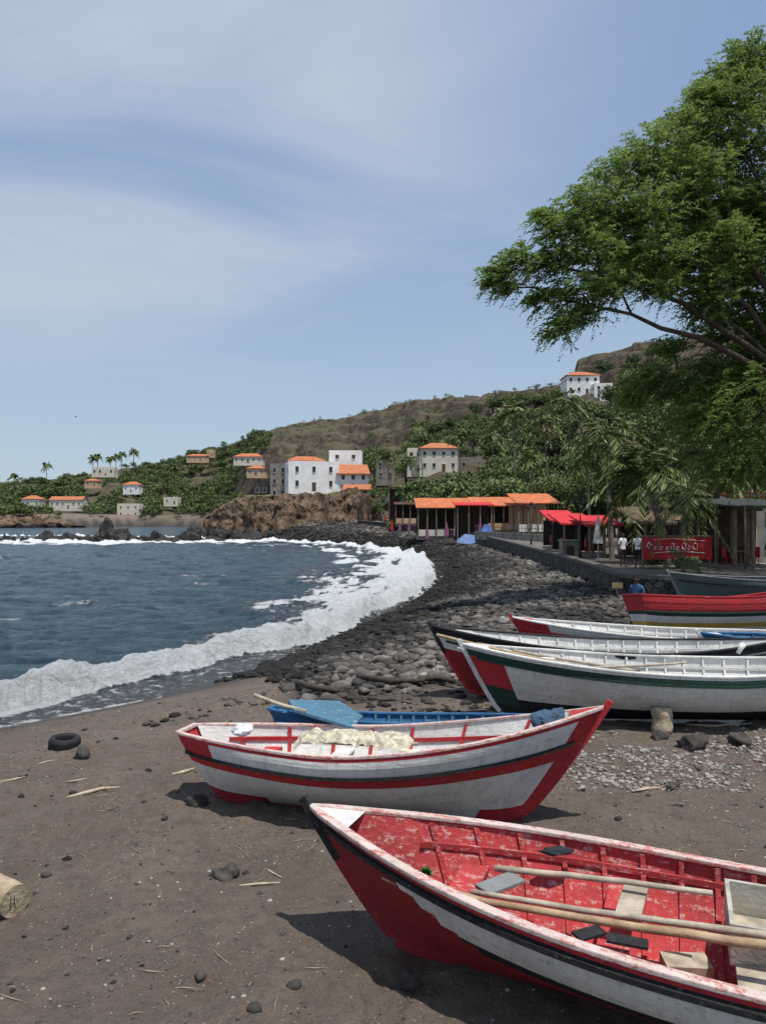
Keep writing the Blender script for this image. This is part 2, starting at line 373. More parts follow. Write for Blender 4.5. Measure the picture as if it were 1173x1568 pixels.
sh=nd(nt,'ShaderNodeAttribute',attribute_name='shallow').outputs['Fac']
f1=noi(nt,co,3.0,9,.8,.8); f2=noi(nt,co,.5,4,.6); f3=noi(nt,co,14,5,.75); f4=noi(nt,nd(nt,'ShaderNodeMapping',{'Vector':co,'Scale':(.35,1,1)}).outputs[0],.9,6,.65,.5)
fv=mth(nt,'ADD',mth(nt,'MULTIPLY',fo,1.2),mth(nt,'MULTIPLY',mth(nt,'SUBTRACT',f1,.5),2.4))
ff=rng_(nt,fv,.5,.82)
wc=mixc(nt,rng_(nt,f4,.38,.62),(.018,.048,.075),(.055,.102,.132))
wc=mixc(nt,sh,wc,(.065,.062,.055))
fcol=mixc(nt,rng_(nt,f1,.3,.52),(.42,.47,.5),(.76,.78,.79)); fcol=mixc(nt,rng_(nt,f3,.42,.7,0,.45),fcol,(.5,.55,.58))
wc=mixc(nt,ff,wc,fcol)
nt.links.new(wc,b.inputs['Base Color']); nt.links.new(mth(nt,'ADD',mth(nt,'MULTIPLY',ff,.7),.16),b.inputs['Roughness'])
mp=nd(nt,'ShaderNodeMapping',{'Vector':co,'Scale':(.5,1.5,1)}).outputs[0]
wb=mth(nt,'ADD',noi(nt,mp,1.1,8,.7,.4),mth(nt,'MULTIPLY',noi(nt,mp,.25,5,.6,.3),2.2))
wb=mth(nt,'MULTIPLY',wb,mth(nt,'SUBTRACT',1.0,mth(nt,'MULTIPLY',ff,.85)))
wb=mth(nt,'ADD',wb,mth(nt,'MULTIPLY',mth(nt,'MULTIPLY',mth(nt,'ADD',f1,mth(nt,'MULTIPLY',f3,.35)),ff),.4))
bumpn(nt,b,wb,1.0,.8)
qv=(sd[Q]<3.5).any(1)
Vs=np.stack([x,y,zs],1); used=np.unique(Q[qv]); remap=np.zeros(len(x),int); remap[used]=np.arange(len(used))
np_mesh('sea',Vs[used],remap[Q[qv]],[m],True,None,{'foam':('POINT',foam2[used]),'shallow':('POINT',(sst(-4,0,sd)*.8)[used])})
# ------------------------------------------------------------ cobbles
smat=tintmat('beach_cobble_rock',[(.012,.011,.010),(.042,.038,.035),(.1,.092,.083),(.19,.175,.157),(.38,.345,.3)],.85,.5,9)
def scatter(n,xr,yr,seed,cond):
    r=np.random.default_rng(seed); a=r.uniform(*xr,n); c=r.uniform(*yr,n)
    z,sd,t,pin,pd=terrain(a,c,True); k=cond(a,c,sd,pin,pd,r); return a[k],c[k],z[k],sd[k]
VV=[];FF=[];TT=[];o=0
def addst(a,c,z,sd_,size,sub,seed,tb):
    global o
    V,Fc,k,nf=stones(np.stack([a,c,z+size*.15],1),size,sub,.65,seed)
    VV.append(V);FF.append(Fc+o);o+=len(V); TT.append(np.repeat(tb,nf))
def stc(a,c,sd,pin,pd,r): return (sd>-.7)&(~pin)&(pd>.35)&(stonef(a,c)>r.uniform(0,1,len(a)))
for (n,xr,yr,lo,hi,sub,sdn) in [(17000,(-7,12),(12,30),.035,.19,2,1),(9000,(-4,13),(30,52),.06,.24,1,2),(14000,(-2,14),(52,100),.11,.34,1,3),(9000,(-22,12),(100,160),.18,.5,1,4)]:
    a,c,z_,s_=scatter(n,xr,yr,sdn,stc); r=np.random.default_rng(sdn+50)
    size=lo+(hi-lo)*r.uniform(0,1,len(a))**2.6
    patch_=fbm(a/3.0,c/4.5,3,131)
    tb=np.clip(.19+.26*sst(2.5,6,s_)+patch_*.42+r.normal(0,.16,len(a))-.3*(1-sst(1.,3.4,s_)),0,1)
    addst(a,c,z_,s_,size,sub,sdn,tb)
np_mesh('cobblestones',np.concatenate(VV),np.concatenate(FF),[smat],True,None,{'tint':('FACE',np.concatenate(TT))})
VV=[];FF=[];TT=[];o=0
a,c,z_,s_=scatter(13000,(-8,8),(3.6,15),9,lambda a,c,sd,pin,pd,r:(sd>2.5)&(fbm(a/1.2,c/1.2,3,77)>r.uniform(-.5,.4,len(a))))
r=np.random.default_rng(77); size=.004+.021*r.uniform(0,1,len(a))**3.4; addst(a,c,z_,s_,size,1,21,np.clip(r.normal(.72,.4,len(a)),0,1))
a,c,z_,s_=scatter(6500,(2.2,8),(8.7,11.4),10,lambda a,c,sd,pin,pd,r:(fbm(a/.8,c/.5,3,78)+.6-np.abs(c-9.9)*.5>r.uniform(-.2,.6,len(a))))
size=.012+.035*r.uniform(0,1,len(a))**2; addst(a,c,z_,s_,size,1,22,np.clip(r.normal(.88,.2,len(a)),0,1))
a,c,z_,s_=scatter(520,(-7,9),(4,15),11,lambda a,c,sd,pin,pd,r:(sd>2))
size=.015+.045*r.uniform(0,1,len(a))**5; addst(a,c,z_,s_,size,2,23,np.clip(r.normal(.3,.15,len(a)),0,1))
a,c,z_,s_=scatter(500,(-4,3),(11.5,14.5),12,lambda a,c,sd,pin,pd,r:(sd>2.5)&(fbm(a/.9,c/.9,2,79)>r.uniform(-.2,.5,len(a))))
size=.03+.08*r.uniform(0,1,len(a))**2; addst(a,c,z_,s_,size,2,24,np.clip(r.normal(.3,.18,len(a)),0,1))
np_mesh('sand_pebbles_and_shells',np.concatenate(VV),np.concatenate(FF),[smat],True,None,{'tint':('FACE',np.concatenate(TT))})
a,c,z_,s_=scatter(420,(-7,8),(3.8,14),13,lambda a,c,sd,pin,pd,r:(sd>2.5)); r=np.random.default_rng(5); n=len(a)
az=r.uniform(0,6.28,n); L=r.uniform(.03,.16,n)**1.0; mbw=MB(); TWG=M('dry_twig',(.3,.24,.17),.9,.4,9,0)
for i in range(n):
    d_=Vector((math.cos(az[i]),math.sin(az[i]),0))*L[i]; p0=Vector((a[i],c[i],z_[i]+.006)); mbw.tube([p0-d_,p0+Vector((0,0,.004))+Vector((-d_.y,d_.x,0))*.12,p0+d_],[.002,.004,.002],TWG,4)
mbw.build('twig_litter')
lava=M('lava_rock',(.06,.053,.048),.9,.5,6,.8,18,.03)
def rock(name,x_,y_,s,mat=lava,seed=1,zoff=.3,sub=3,amp=.35,z=None,smooth=True):
    V,Fc=rockshape(sub,seed,amp); V=V*np.array(s); zz=gz(x_,y_) if z is None else z
    V=V+np.array([x_,y_,zz+s[2]*zoff]); return np_mesh(name,V,Fc,[mat],smooth)
for i,(px,py,wp,hh) in enumerate([(128,1160,15,.16),(302,1228,18,.1),(352,1338,25,.08),(1055,1145,25,.2),(1132,1138,17,.14),(1008,1130,14,.1),(628,1508,20,.1),(1030,1205,12,.06),(720,1105,16,.14),(700,1120,12,.1),(595,1240,12,.1)]):
    h=hit(px,py); rock('lava_rock',h.x,h.y,(wp/F*h.y,wp/F*h.y*.8,hh),lava,100+i,.2,3,.7)
wetrock=M('wet_sea_rock',(.026,.023,.021),.6,.5,.6,.8,2,.3)
def cluster(name,x_,y_,w_,hgt,n,seed,z=0,mat=wetrock):
    r=np.random.default_rng(seed); V=[];Fc=[];o=0
    for i in range(n):
        Vr,Fr=rockshape(3,seed*7+i,.75,1.7); a=r.normal()*w_*.45; c=r.normal()*w_*.2; k=math.exp(-(a/w_)**2*1.5)
        sx=w_*r.uniform(.18,.4); V.append(Vr*np.array([sx,sx*.8,hgt*k*r.uniform(.5,1.1)])+np.array([x_+a,y_+c,z])); Fc.append(Fr+o); o+=len(Vr)
    np_mesh(name,np.concatenate(V),np.concatenate(Fc),[mat],False)
for i,(a,bb,c) in enumerate(RK): cluster('sea_rock',a,bb,c*1.3,[3.4,2.1,1.6,2.2,2.6,1.2,1.6,2.0][i],9,200+i,.3)
for i,(px,py,w_) in enumerate([(40,833,2.4),(75,832,1.8),(300,826,3.0),(15,832,1.6)]):
    q=P(px,py,5094/(py-795)); cluster('sea_rock',q.x,q.y,w_,1.2,6,240+i,.2)
# ------------------------------------------------------------ headland
gx=np.linspace(-58,6,260); gy=np.linspace(146,232,280); HX,HY=np.meshgrid(gx,gy); hx=HX.ravel(); hy=HY.ravel()
front=np.interp(hx,[-58,-50,-44,-36,-28,-20,-12,-6,-3,4],[200,186,176,168,163,160,160,157,163,172])+fbm(hx/7,hy/30,4,141)*4
dfront=hy-front; dl=hx+48+fbm(hy/6,hx/20,3,143)*3 ; dr_=(-1.5-hx)+fbm(hy/5,hx/20,3,144)*2
topz=np.interp(hx,[-58,-46,-40,-34,-22,-10,-4],[1,3.5,7.5,9.6,9.8,10.6,11.2])+fbm(hx/5,hy/5,4,145)*.6+np.clip((hy-175)*.06,0,3)
e=np.minimum(np.minimum(dfront*1.0,dl*.9),dr_*1.3)
rg=(1-2*np.abs(fbm(hx/3.2,hy/12,4,152)))
cl=sst(-1,8.0,e+fbm(hx/2.5,hy/2.5,4,146)*2.4+rg*1.6)
cl=cl*.62+.38*sst(-3,2,e+fbm(hx/1.2,hy/1.2,3,148)*1.4)
hz=-2.5+(topz+2.5)*cl+fbm(hx/1.1,hy/1.1,4,147)*1.2*cl*(1-sst(7,10,e)*.85)
m,nt,b,co=base('headland_rock',.9,.2)
geo=nd(nt,'ShaderNodeNewGeometry'); nz=nd(nt,'ShaderNodeSeparateXYZ',{'Vector':geo.outputs['Normal']}).outputs[2]
zz=nd(nt,'ShaderNodeSeparateXYZ',{'Vector':geo.outputs['Position']}).outputs[2]
a=noi(nt,co,.3,8,.75); c_=noi(nt,co,1.5,7,.8)
k=mixc(nt,rng_(nt,a,.38,.62),(.13,.09,.06),(.37,.255,.17)); k=mixc(nt,rng_(nt,c_,.44,.62,0,.88),k,(.05,.037,.03))
k=mixc(nt,rng_(nt,nz,.8,.95,0,.6),k,(.25,.19,.12)); k=mixc(nt,rng_(nt,mth(nt,'ADD',zz,mth(nt,'MULTIPLY',a,4)),5.2,2.6),k,(.022,.019,.017))
nt.links.new(k,b.inputs['Base Color']); bumpn(nt,b,mth(nt,'ADD',c_,a),1,.9)
ii=np.arange(280*260).reshape(280,260); Qh=np.stack([ii[:-1,:-1],ii[:-1,1:],ii[1:,1:],ii[1:,:-1]],-1).reshape(-1,4)
np_mesh('rocky_headland',np.stack([hx+fbm(hy/2,hz/2,3,150)*.9,hy+fbm(hx/2,hz/1.5,3,151)*1.2,hz],1),Qh,[m],False)
hm=m
cluster('rock_outcrop',*(P(558,775,152).xy),4,5.0,8,301,4.5,hm)
cluster('sea_rock',*(P(425,825,160).xy),5,2.2,10,302,.2)
cluster('sea_rock',*(P(335,815,176).xy),7,3.2,12,303,.2)
cluster('sea_rock',*(P(385,822,165).xy),5,1.8,9,305,.2)
cluster('coastal_cliff',*(P(50,796,388).xy),22,9,12,304,0,hm)
# ------------------------------------------------------------ walls
m,nt,b,co=base('dry_stone_wall',.9,.2)
vo=nd(nt,'ShaderNodeTexVoronoi',{'Vector':co,'Scale':3.2}); ve=nd(nt,'ShaderNodeTexVoronoi',{'Vector':co,'Scale':3.2},feature='DISTANCE_TO_EDGE')
sc_=nd(nt,'ShaderNodeSeparateColor',{'Color':vo.outputs['Color']}).outputs[0]
k=mixc(nt,sc_,(.035,.033,.03),(.12,.11,.1)); k=mixc(nt,rng_(nt,ve.outputs[0],.06,.01),k,(.02,.019,.018))
nt.links.new(k,b.inputs['Base Color']); bumpn(nt,b,rng_(nt,ve.outputs[0],0,.15),.9,.06); wallm=m
conc=M('weathered_concrete',(.22,.2,.175),.9,.3,1.5,.4,14)
wp=list(WALL[:4])+list(chaikin(WALL[3:],2))[1:]
mb=MB(); vs=[]
def norm2(i):
    a=Vector(wp[max(i-1,0)][:2]); c=Vector(wp[min(i+1,len(wp)-1)][:2]); t=(c-a).normalized(); return Vector((-t.y,t.x))
for i,(a,bb,c) in enumerate(wp):
    n=norm2(i)
    for s_,z_ in((-.3,-1.3),(.27,-1.3),(.22,-.12),(-.22,-.12)): vs.append((a+n.x*s_,bb+n.y*s_,c+z_+.06))
k=len(wp); fs=[(i*4+j,i*4+(j+1)%4,(i+1)*4+(j+1)%4,(i+1)*4+j) for i in range(k-1) for j in range(4)]
mb.add(vs,fs,wallm)
vs=[]
for i,(a,bb,c) in enumerate(wp):
    n=norm2(i)
    for s_,z_ in((-.27,-.055),(.27,-.055),(.26,.1),(-.26,.1)): vs.append((a+n.x*s_,bb+n.y*s_,c+z_))
mb.add(vs,fs,M('wall_coping',(.1,.09,.08),.9,.35,3,.5,14))
mb.build('promenade_stone_wall')
# ------------------------------------------------------------ boats
WHITE=paint('paint_white',(.73,.72,.69),(.33,.3,.26),.5); RED=paint('paint_red',(.47,.028,.034),(.38,.2,.17),.5); DRED=paint('paint_dark_red',(.3,.018,.022),(.12,.05,.045),.5)
RINT=paint('paint_red_interior',(.5,.048,.052),(.52,.32,.29),.8,.65,1.0); BLACK=paint('paint_black',(.016,.016,.018),(.12,.11,.1),.5); RIMW=paint('paint_rim_worn',(.66,.54,.49),(.46,.12,.1),.9)
BLUE=paint('paint_blue',(.03,.14,.31),(.3,.33,.34),.55); LBLUE=paint('paint_light_blue',(.07,.18,.27),(.3,.35,.36),.65); GREEN=paint('paint_dark_green',(.015,.05,.035),(.1,.1,.09),.4)
YEL=paint('paint_yellow',(.6,.4,.06),(.3,.25,.15),.4); GREY=paint('paint_grey',(.24,.25,.25),(.14,.12,.1),.6); TEAL=paint('paint_teal_grey',(.1,.15,.15),(.2,.2,.18),.6)
WOOD=M('driftwood_grey',(.36,.31,.24),.85,.3,8,.5,40); OAR=M('oar_wood',(.43,.32,.2),.75,.3,6,.5,40,col2=(.25,.165,.095)); BARK=M('log_wood',(.4,.32,.22),.9,.3,9,.6,30,.02)
def make_boat(name,bow,yaw,L0,B,D,bowH,sternH,rb,rs,col,inner,rim,thw=(),roll=0,pitch=0,z0=None,transom=.0,ribs=15,ribm=None,rail=None,deckm=None,stemm=None,stemlow=None,keelm=None,rubv=(.8,),thick=.06):
    e=Vector((math.cos(yaw),math.sin(yaw))); lo=Vector(bow)-e*(L0+rb)
    if z0 is None: z0=gz(lo.x+e.x*L0*.5,lo.y+e.y*L0*.5)
    em=empty(name,(lo.x,lo.y,z0),(0,0,0)); em.rotation_euler=(Matrix.Rotation(yaw,3,'Z')@Matrix.Rotation(-pitch,3,'Y')@Matrix.Rotation(roll,3,'X')).to_euler()
    def shp(s):
        if s<.45:
            q=math.sin(math.pi/2*min(1,(s/.45)))**.85 if s>0 else 0; return transom+(1-transom)*q
        return max(0,math.cos(math.pi/2*((s-.45)/.55)**1.75))**.95
    def zg(s): return D+(bowH-D)*max(0,(s-.35)/.65)**2.4+(sternH-D)*max(0,(.4-s)/.4)**2
    def zk(s): return .10*max(0,(s-.88)/.12)**2+.06*max(0,(.1-s)/.1)**2
    def S(s,v,sg=1,ins=0.0,up=0.0):
        b=max(B/2*shp(s)-ins,0.0); p=1.15+1.25*min(1,shp(s)*1.0)*(1-max(0,(s-.5)/.5)**1.2)
        yy=b*(1-(1-v)**p)+(.025 if ins==0 else 0)*(1-v)
        xx=L0*s+rb*(max(0,(s-.55)/.45)**1.6)*v**.85-rs*(max(0,(.35-s)/.35)**1.5)*v
        if ins: xx=xx-ins*(s>.9)*1.2+ins*(s<.1)*1.2
        return Vector((xx,sg*yy,zk(s)+(zg(s)-zk(s))*v+up))
    ns=54; vs_=list(np.linspace(0,1,27))
    def So(s,v,sg):
        q=S(s,v,sg); fr=(v*7)%1.0; q.y+=sg*.008*(1-fr)*min(1,shp(s)*3); return q
    mb=MB()
    vf=[]
    for i in range(7): vf+=[i/7+1e-4,i/7+.05,i/7+.095,i/7+.14]
    vf.append(1.0); vs2=vf
    for sg in(1,-1):
        nv=len(vs2); V=[So(i/ns,v,sg) for i in range(ns+1) for v in vs2]
        o0=len(mb.V); mb.V+=[tuple(q) for q in V]
        for i in range(ns):
            for j in range(nv-1):
                f=[i*nv+j,(i+1)*nv+j,(i+1)*nv+j+1,i*nv+j+1]
                mb.F.append([o0+k for k in f]); mb.M.append(mb.mi(col((i+.5)/ns,(vs2[j]+vs2[j+1])/2))); mb.S.append(False)
    if transom>0:
        a=[S(0,v,1) for v in vs_]; c=[S(0,v,-1) for v in vs_]
        for j in range(len(vs_)-1): mb.add([a[j],a[j+1],c[j+1],c[j]],[(0,1,2,3)],col(0,(vs_[j]+vs_[j+1])/2))
    mb.build('hull',em)
    mb=MB(); T=.03
    vi=list(np.linspace(.03,.985,14))
    for sg in(1,-1):
        V=[S(i/ns,v,sg,T,.02) for i in range(ns+1) for v in vi]; nv=len(vi)
        fs=[(i*nv+j,(i+1)*nv+j,(i+1)*nv+j+1,i*nv+j+1) for i in range(ns) for j in range(nv-1)]
        mb.add(V,fs,inner,True)
    mb.build('inner_planking',em)
    ss=[i/ns for i in range(ns+1)]
    mb=MB()
    for sg in(1,-1):
        pts=[S(s,1,sg,0,.012)-Vector((0,sg*.022*min(1,shp(s)*4),0)) for s in ss]
        mb.sweep(pts,[(thick+.015)*(1 if shp(s)>.12 else (.45+.55*shp(s)/.12)) for s in ss],.034,rim)
    if transom>0:
        mb.sweep([S(0,1,1,0,.014),S(0,1,-1,0,.014)],.06,.04,rim,side=(1,0,0))
    mb.build('gunwale_cap',em,bevel=.008)
    mb=MB()
    for rv in rubv:
        for sg in(1,-1):
            pts=[S(s,rv,sg)+Vector((0,sg*.014,0)) for s in ss[0:-1]]; mb.sweep(pts,.03,.035,rail or BLACK)
    for v in(.78,):
        for sg in(1,-1): mb.sweep([S(s,v,sg,T+.03,.02) for s in ss[3:-5]],.02,.045,ribm or inner)
    mb.build('rails',em)
    mb=MB()
    if ribs:
        for s in np.linspace(.09,.88,ribs):
            for sg in(1,-1): mb.sweep([S(s,v,sg,T+.016,.02) for v in np.linspace(.05,.95,10)],.035,.035,ribm or inner,side=(1,0,0))
    for f_ in(-.75,-.25,.25,.75):
        mb.sweep([Vector((S(s,.16).x,f_*S(s,.16,1,T).y*.9,S(s,.16).z+.02)) for s in np.linspace(.12,.86,12)],[max(.02,S(s,.16,1,T).y*.4) for s in np.linspace(.12,.86,12)],.02,inner)
    mb.build('frames_and_floor',em)
    mb=MB()
    for s,mt in thw:
        a=S(s,.66,1,T+.0); mb.box((a.x,0,a.z),(.2,2*a.y,.03),mt); mb.box((a.x,0,a.z-.05),(.04,2*a.y-.06,.06),mt)
    if thw: mb.build('thwarts',em,bevel=.004)
    mb=MB()
    dk=[s for s in ss if s>=.93]; a=[S(s,1,1,0.0,.022) for s in dk]; c=[S(s,1,-1,0.0,.022) for s in dk]
    V=a+c; n=len(a); mb.add(V,[(i,i+1,n+i+1,n+i) for i in range(n-1)],deckm or rim)
    st=[S(1,v)*1.0 for v in np.linspace(0,1,13)]; st=[Vector((p.x+.012,0,p.z)) for p in st]; tp=st[-1]+(st[-1]-st[-2]).normalized()*.09; st.append(tp)
    sl_=stemlow or stemm or rim
    mb.sweep(st[:8],.055,.07,sl_,side=(0,1,0)); mb.sweep(st[7:],.055,.07,stemm or rim,side=(0,1,0))
    if transom==0:
        st=[Vector((S(0,v).x-.01,0,S(0,v).z)) for v in np.linspace(0,1,8)]; mb.sweep(st,.05,.06,stemm or rim,side=(0,1,0))
    mb.sweep([Vector((L0*s,0,zk(s)-.03)) for s in np.linspace(0,1,12)],.05,.07,keelm or sl_)
    mb.build('stem_and_keel',em,bevel=.006)
    return em,S
def colA(s,v):
    if v>.95: return RED
    if v>.88: return BLACK
    if s>.83+.07*(v-.5)/.38 : return DRED
    if v>.52: return WHITE
    if v>.40: return BLACK
    return DRED
boatA,SA=make_boat('red_fishing_boat',(-.57,5.8),math.radians(158),4.75,1.62,.66,.95,.8,.72,.3,colA,RINT,RIMW,[(.84,RINT),(.66,RINT),(.5,WOOD),(.3,RINT)],z0=1.3,transom=.35,ribs=17,ribm=RINT,deckm=WHITE,stemm=BLACK,stemlow=DRED,rail=BLACK,rubv=(.90,))
def colB(s,v):
    if v>.955: return RED
    if s>.955: return RED
    if s<.10 and v>.66: return RED
    if v>.70: return WHITE
    if .585<v<=.70: return RED
    if v<.12 and (s<.2 or s>.86): return RED
    return WHITE
boatB,SB=make_boat('white_fishing_boat',(2.30,7.68),math.radians(-12.5),3.5,1.5,.72,1.25,.74,.85,.38,colB,WHITE,RIMW,[(.18,RED),(.4,WHITE),(.62,WHITE)],z0=1.28,roll=math.radians(-3),transom=.3,ribs=7,ribm=RED,deckm=RED,stemm=RED,rail=BLACK,rubv=(.72,),keelm=DRED,thick=.04)
def colC(s,v): return BLUE if v>.3 else WHITE
boatC,SC_=make_boat('blue_rowing_boat',(2.25,9.45),math.radians(-5),3.0,1.3,.62,.7,.72,.35,.4,colC,BLUE,BLUE,[(.3,LBLUE),(.55,BLUE),(.8,LBLUE)],transom=.3,ribm=LBLUE,rail=BLUE,deckm=GREY,stemm=BLUE,roll=math.radians(-9))
def colE(s,v):
    if v>.94: return WHITE
    if v>.84: return GREEN
    if s>.93 and v>.15: return RED if v>.45 else GREEN
    if v>.30: return WHITE
    return BLACK
boatE,SE=make_boat('green_striped_boat',(1.28,12.0),math.radians(178),5.6,1.7,.83,1.17,1.0,.62,.5,colE,WHITE,WHITE,[(.3,WHITE),(.55,GREEN),(.8,WHITE)],transom=.0,ribm=WHITE,rail=GREEN,stemm=WHITE,deckm=WHITE,z0=1.3,rubv=(.84,))
def colD(s,v):
    if v>.88: return BLACK
    if v>.66: return WHITE
    return DRED
boatD,SD=make_boat('black_rimmed_boat',(.88,13.5),math.radians(181),5.4,1.7,.86,1.25,1.0,.7,.5,colD,WHITE,BLACK,[(.3,WHITE),(.6,WHITE)],ribm=WHITE,stemm=BLACK,stemlow=RED,deckm=BLACK,z0=1.3,rail=BLACK)
def colF(s,v):
    if s>.9 and v>.6: return RED
    if v>.8: return WHITE
    if v>.72: return BLUE
    return WHITE
boatF,SF=make_boat('blue_striped_boat',(2.85,16.4),math.radians(173),5.6,1.7,.7,1.0,.8,.7,.4,colF,WHITE,WHITE,[(.3,BLUE),(.6,WHITE)],ribm=WHITE,stemm=RED,deckm=RED,rail=RED,z0=1.32)
def colG(s,v):
    if v>.66: return RED
    if v>.58: return GREEN
    if v>.44: return WHITE
    if v>.34: return YEL
    return WHITE
boatG,SG=make_boat('red_striped_boat',(12.1,18.7),math.radians(7),5.2,1.8,1.05,1.55,1.15,.6,.25,colG,RED,RED,[(.3,WHITE),(.6,WHITE)],transom=.6,ribs=8,ribm=RED,stemm=WHITE,deckm=RED,rail=GREEN,roll=math.radians(-7),z0=1.5,rubv=(.66,),keelm=WHITE)
boatH,SH=make_boat('weathered_rowing_boat',(8.6,22.3),math.radians(188),5,1.7,.9,1.15,1.1,.6,.4,lambda s,v: TEAL if v>.4 else GREY,TEAL,GREY,[(.4,GREY)],stemm=GREY,deckm=GREY,z0=1.75)
boatI,SI=make_boat('blue_rimmed_boat',(6.1,14.3),math.radians(179),5.2,1.6,.74,.92,.9,.6,.4,lambda s,v: BLUE if v>.8 else WHITE,LBLUE,BLUE,[(.4,WHITE),(.7,BLUE)],stemm=WHITE,deckm=WHITE,z0=1.38,ribm=BLUE)
def child_world(mb,name,par,bevel=0):
    o=mb.build(name,par,bevel=bevel); bpy.context.view_layer.update(); o.matrix_parent_inverse=par.matrix_world.inverted(); return o
mb=MB()
def pole(mb,a,b,r0,r1,m,sag=.02,n=9):
    a=Vector(a);b=Vector(b); pts=[a.lerp(b,i/(n-1))+Vector((0,random.uniform(-.006,.006),-sag*math.sin(math.pi*i/(n-1))+random.uniform(-.004,.004))) for i in range(n)]
    mb.tube(pts,[r0+(r1-r0)*i/(n-1) for i in range(n)],m,10)
o1=P(690,1368,5.05); o2=P(1190,1447,4.35); pole(mb,o1,o2,.022,.03,OAR,.01)
mb2=MB(); pole(mb2,P(720,1362,5.1),P(1210,1432,4.45),.018,.024,WOOD,.015)
bl=[P(588,1338,5.28),P(615,1344,5.22),P(650,1354,5.14),P(690,1366,5.05),P(735,1374,4.97)]
mb.sweep(bl,[.08,.17,.19,.12,.04],.018,OAR)
child_world(mb,'oar',boatA,.004); child_world(mb2,'spare_oar',boatA)
mb=MB(); pole(mb,P(757,1327,5.45),P(1088,1365,4.9),.024,.018,WOOD,-.01); child_world(mb,'white_pole',boatA)
mb=MB(); R=Euler((0,0,math.radians(-22)))
bx=P(1185,1420,4.75); CR=M('old_crate_wood',(.36,.34,.29),.9,.35,5,.5,30)
for dx,dy,sx,sy in((0,-.3,.85,.03),(0,.3,.85,.03),(-.41,0,.03,.57),(.41,0,.03,.57)):
    mb.box(Vector((bx.x+.15,bx.y,1.86))+R.to_matrix()@Vector((dx,dy,0)),(sx,sy,.26),CR,R)
mb.box((bx.x+.15,bx.y,1.76),(.8,.56,.02),WOOD,R)
child_world(mb,'fish_crate',boatA,.004)
CLOTH_D=M('dark_rag',(.02,.025,.03),.95,.4,8,.6,20,.02); CLOTH_B=M('blue_cloth',(.05,.09,.14),.95,.4,6,.6,16,.02); NET=M('net_canvas',(.52,.47,.36),.95,.4,14,.9,24,.04)
mb=MB(); bxl=4.75*.74
mb.tube([(bxl+math.cos(i*.6)*(.05+.0022*i),math.sin(i*.6)*(.05+.0022*i),.17+.01*math.sin(i*1.3)+.0006*i) for i in range(60)]+[(bxl+.3,.12,.16),(bxl+.5,.05,.2),(bxl+.75,.0,.5)],.009,NET,6)
mb.build('coiled_rope',boatA)
mb=MB(); mb.box((4.75*.58,-.2,.2),(.3,.18,.12),BROWN if 'BROWN' in globals() else WOOD,Euler((0,0,.3))); mb.box((4.75*.42,.25,.17),(.5,.1,.02),WOOD,Euler((0,0,-.2))); mb.box((4.75*.36,-.1,.18),(.45,.12,.02),WOOD,Euler((0,.05,.5)))
mb.tube([(4.75*.62+math.cos(a_)*.11,.22+math.sin(a_)*.11,.2) for a_ in np.linspace(0,6.28,20)],.03,BLACK,8)
mb.build('loose_gear',boatA,bevel=.004)
def drape(name,par,center,s,mat,seed,sub=3,amp=.5,fr=2.3):
    V,Fc=rockshape(sub,seed,amp,fr); V=V*np.array(s); o=np_mesh(name,V+np.array(center),Fc,[mat],True,parent=par); bpy.context.view_layer.update(); o.matrix_parent_inverse=par.matrix_world.inverted(); return o
drape('black_rag',boatA,P(848,1301,5.58),(.13,.05,.025),CLOTH_D,401)
mb=MB(); mb.box(P(765,1350,5.25),(.34,.16,.025),GREY,Euler((0,0,.6))); mb.box(P(958,1437,4.5),(.24,.1,.02),BLACK,Euler((0,0,-.35))); mb.box(P(900,1425,4.6),(.2,.1,.02),BLACK,Euler((0,0,.4))); mb.box(P(965,1378,5.0),(.16,.5,.03),WOOD,Euler((0,0,-.45)))
child_world(mb,'loose_boards',boatA,.004)
rr=np.random.default_rng(3); n=60; c0=np.array(P(652,1335,5.4)); dd=rr.normal(size=(n,3)); dd[:,2]=np.abs(dd[:,2]); dd/=np.linalg.norm(dd,axis=1)[:,None]
leafG=M('green_leaf',(.04,.14,.03),.6)
ob=np_mesh('green_sprig',leafquads(c0+dd*.03,dd,np.full(n,.05),np.full(n,.02),rr),quadF(n),[leafG],False,parent=boatA); bpy.context.view_layer.update(); ob.matrix_parent_inverse=boatA.matrix_world.inverted()
drape('striped_cloth',boatB,P(373,1117,8.2),(.13,.12,.06),M('striped_cloth',(.6,.62,.66),.9,.5,25,.6,20,.02),411)
nx,ny=60,22; u_=np.linspace(-.62,.62,nx); v_=np.linspace(-.2,.2,ny); UU,VV2=np.meshgrid(u_,v_); uu=UU.ravel(); vv=VV2.ravel()
zz_=.05*np.abs(np.sin(uu*13+vv*9+fbm(uu*3,vv*3,2,7)*3))+fbm(uu*6,vv*8,3,8)*.03-(vv/.2)**4*.07-(uu/.62)**6*.08+.05
cc=np.array(P(545,1133,7.98)); ang=math.radians(-12.5); fx=uu*math.cos(ang)-vv*math.sin(ang)+fbm(uu*3,vv*3,2,9)*.05; fy=uu*math.sin(ang)+vv*math.cos(ang)
ii=np.arange(nx*ny).reshape(ny,nx); Qc=np.stack([ii[:-1,:-1],ii[:-1,1:],ii[1:,1:],ii[1:,:-1]],-1).reshape(-1,4)
ob=np_mesh('folded_canvas_net',np.stack([fx+cc[0],fy+cc[1],zz_+cc[2]],1),Qc,[NET],True,parent=boatB); bpy.context.view_layer.update(); ob.matrix_parent_inverse=boatB.matrix_world.inverted()
drape('draped_blue_rag',boatB,P(848,1104,7.72),(.17,.14,.11),CLOTH_B,413,4,.8,1.6)
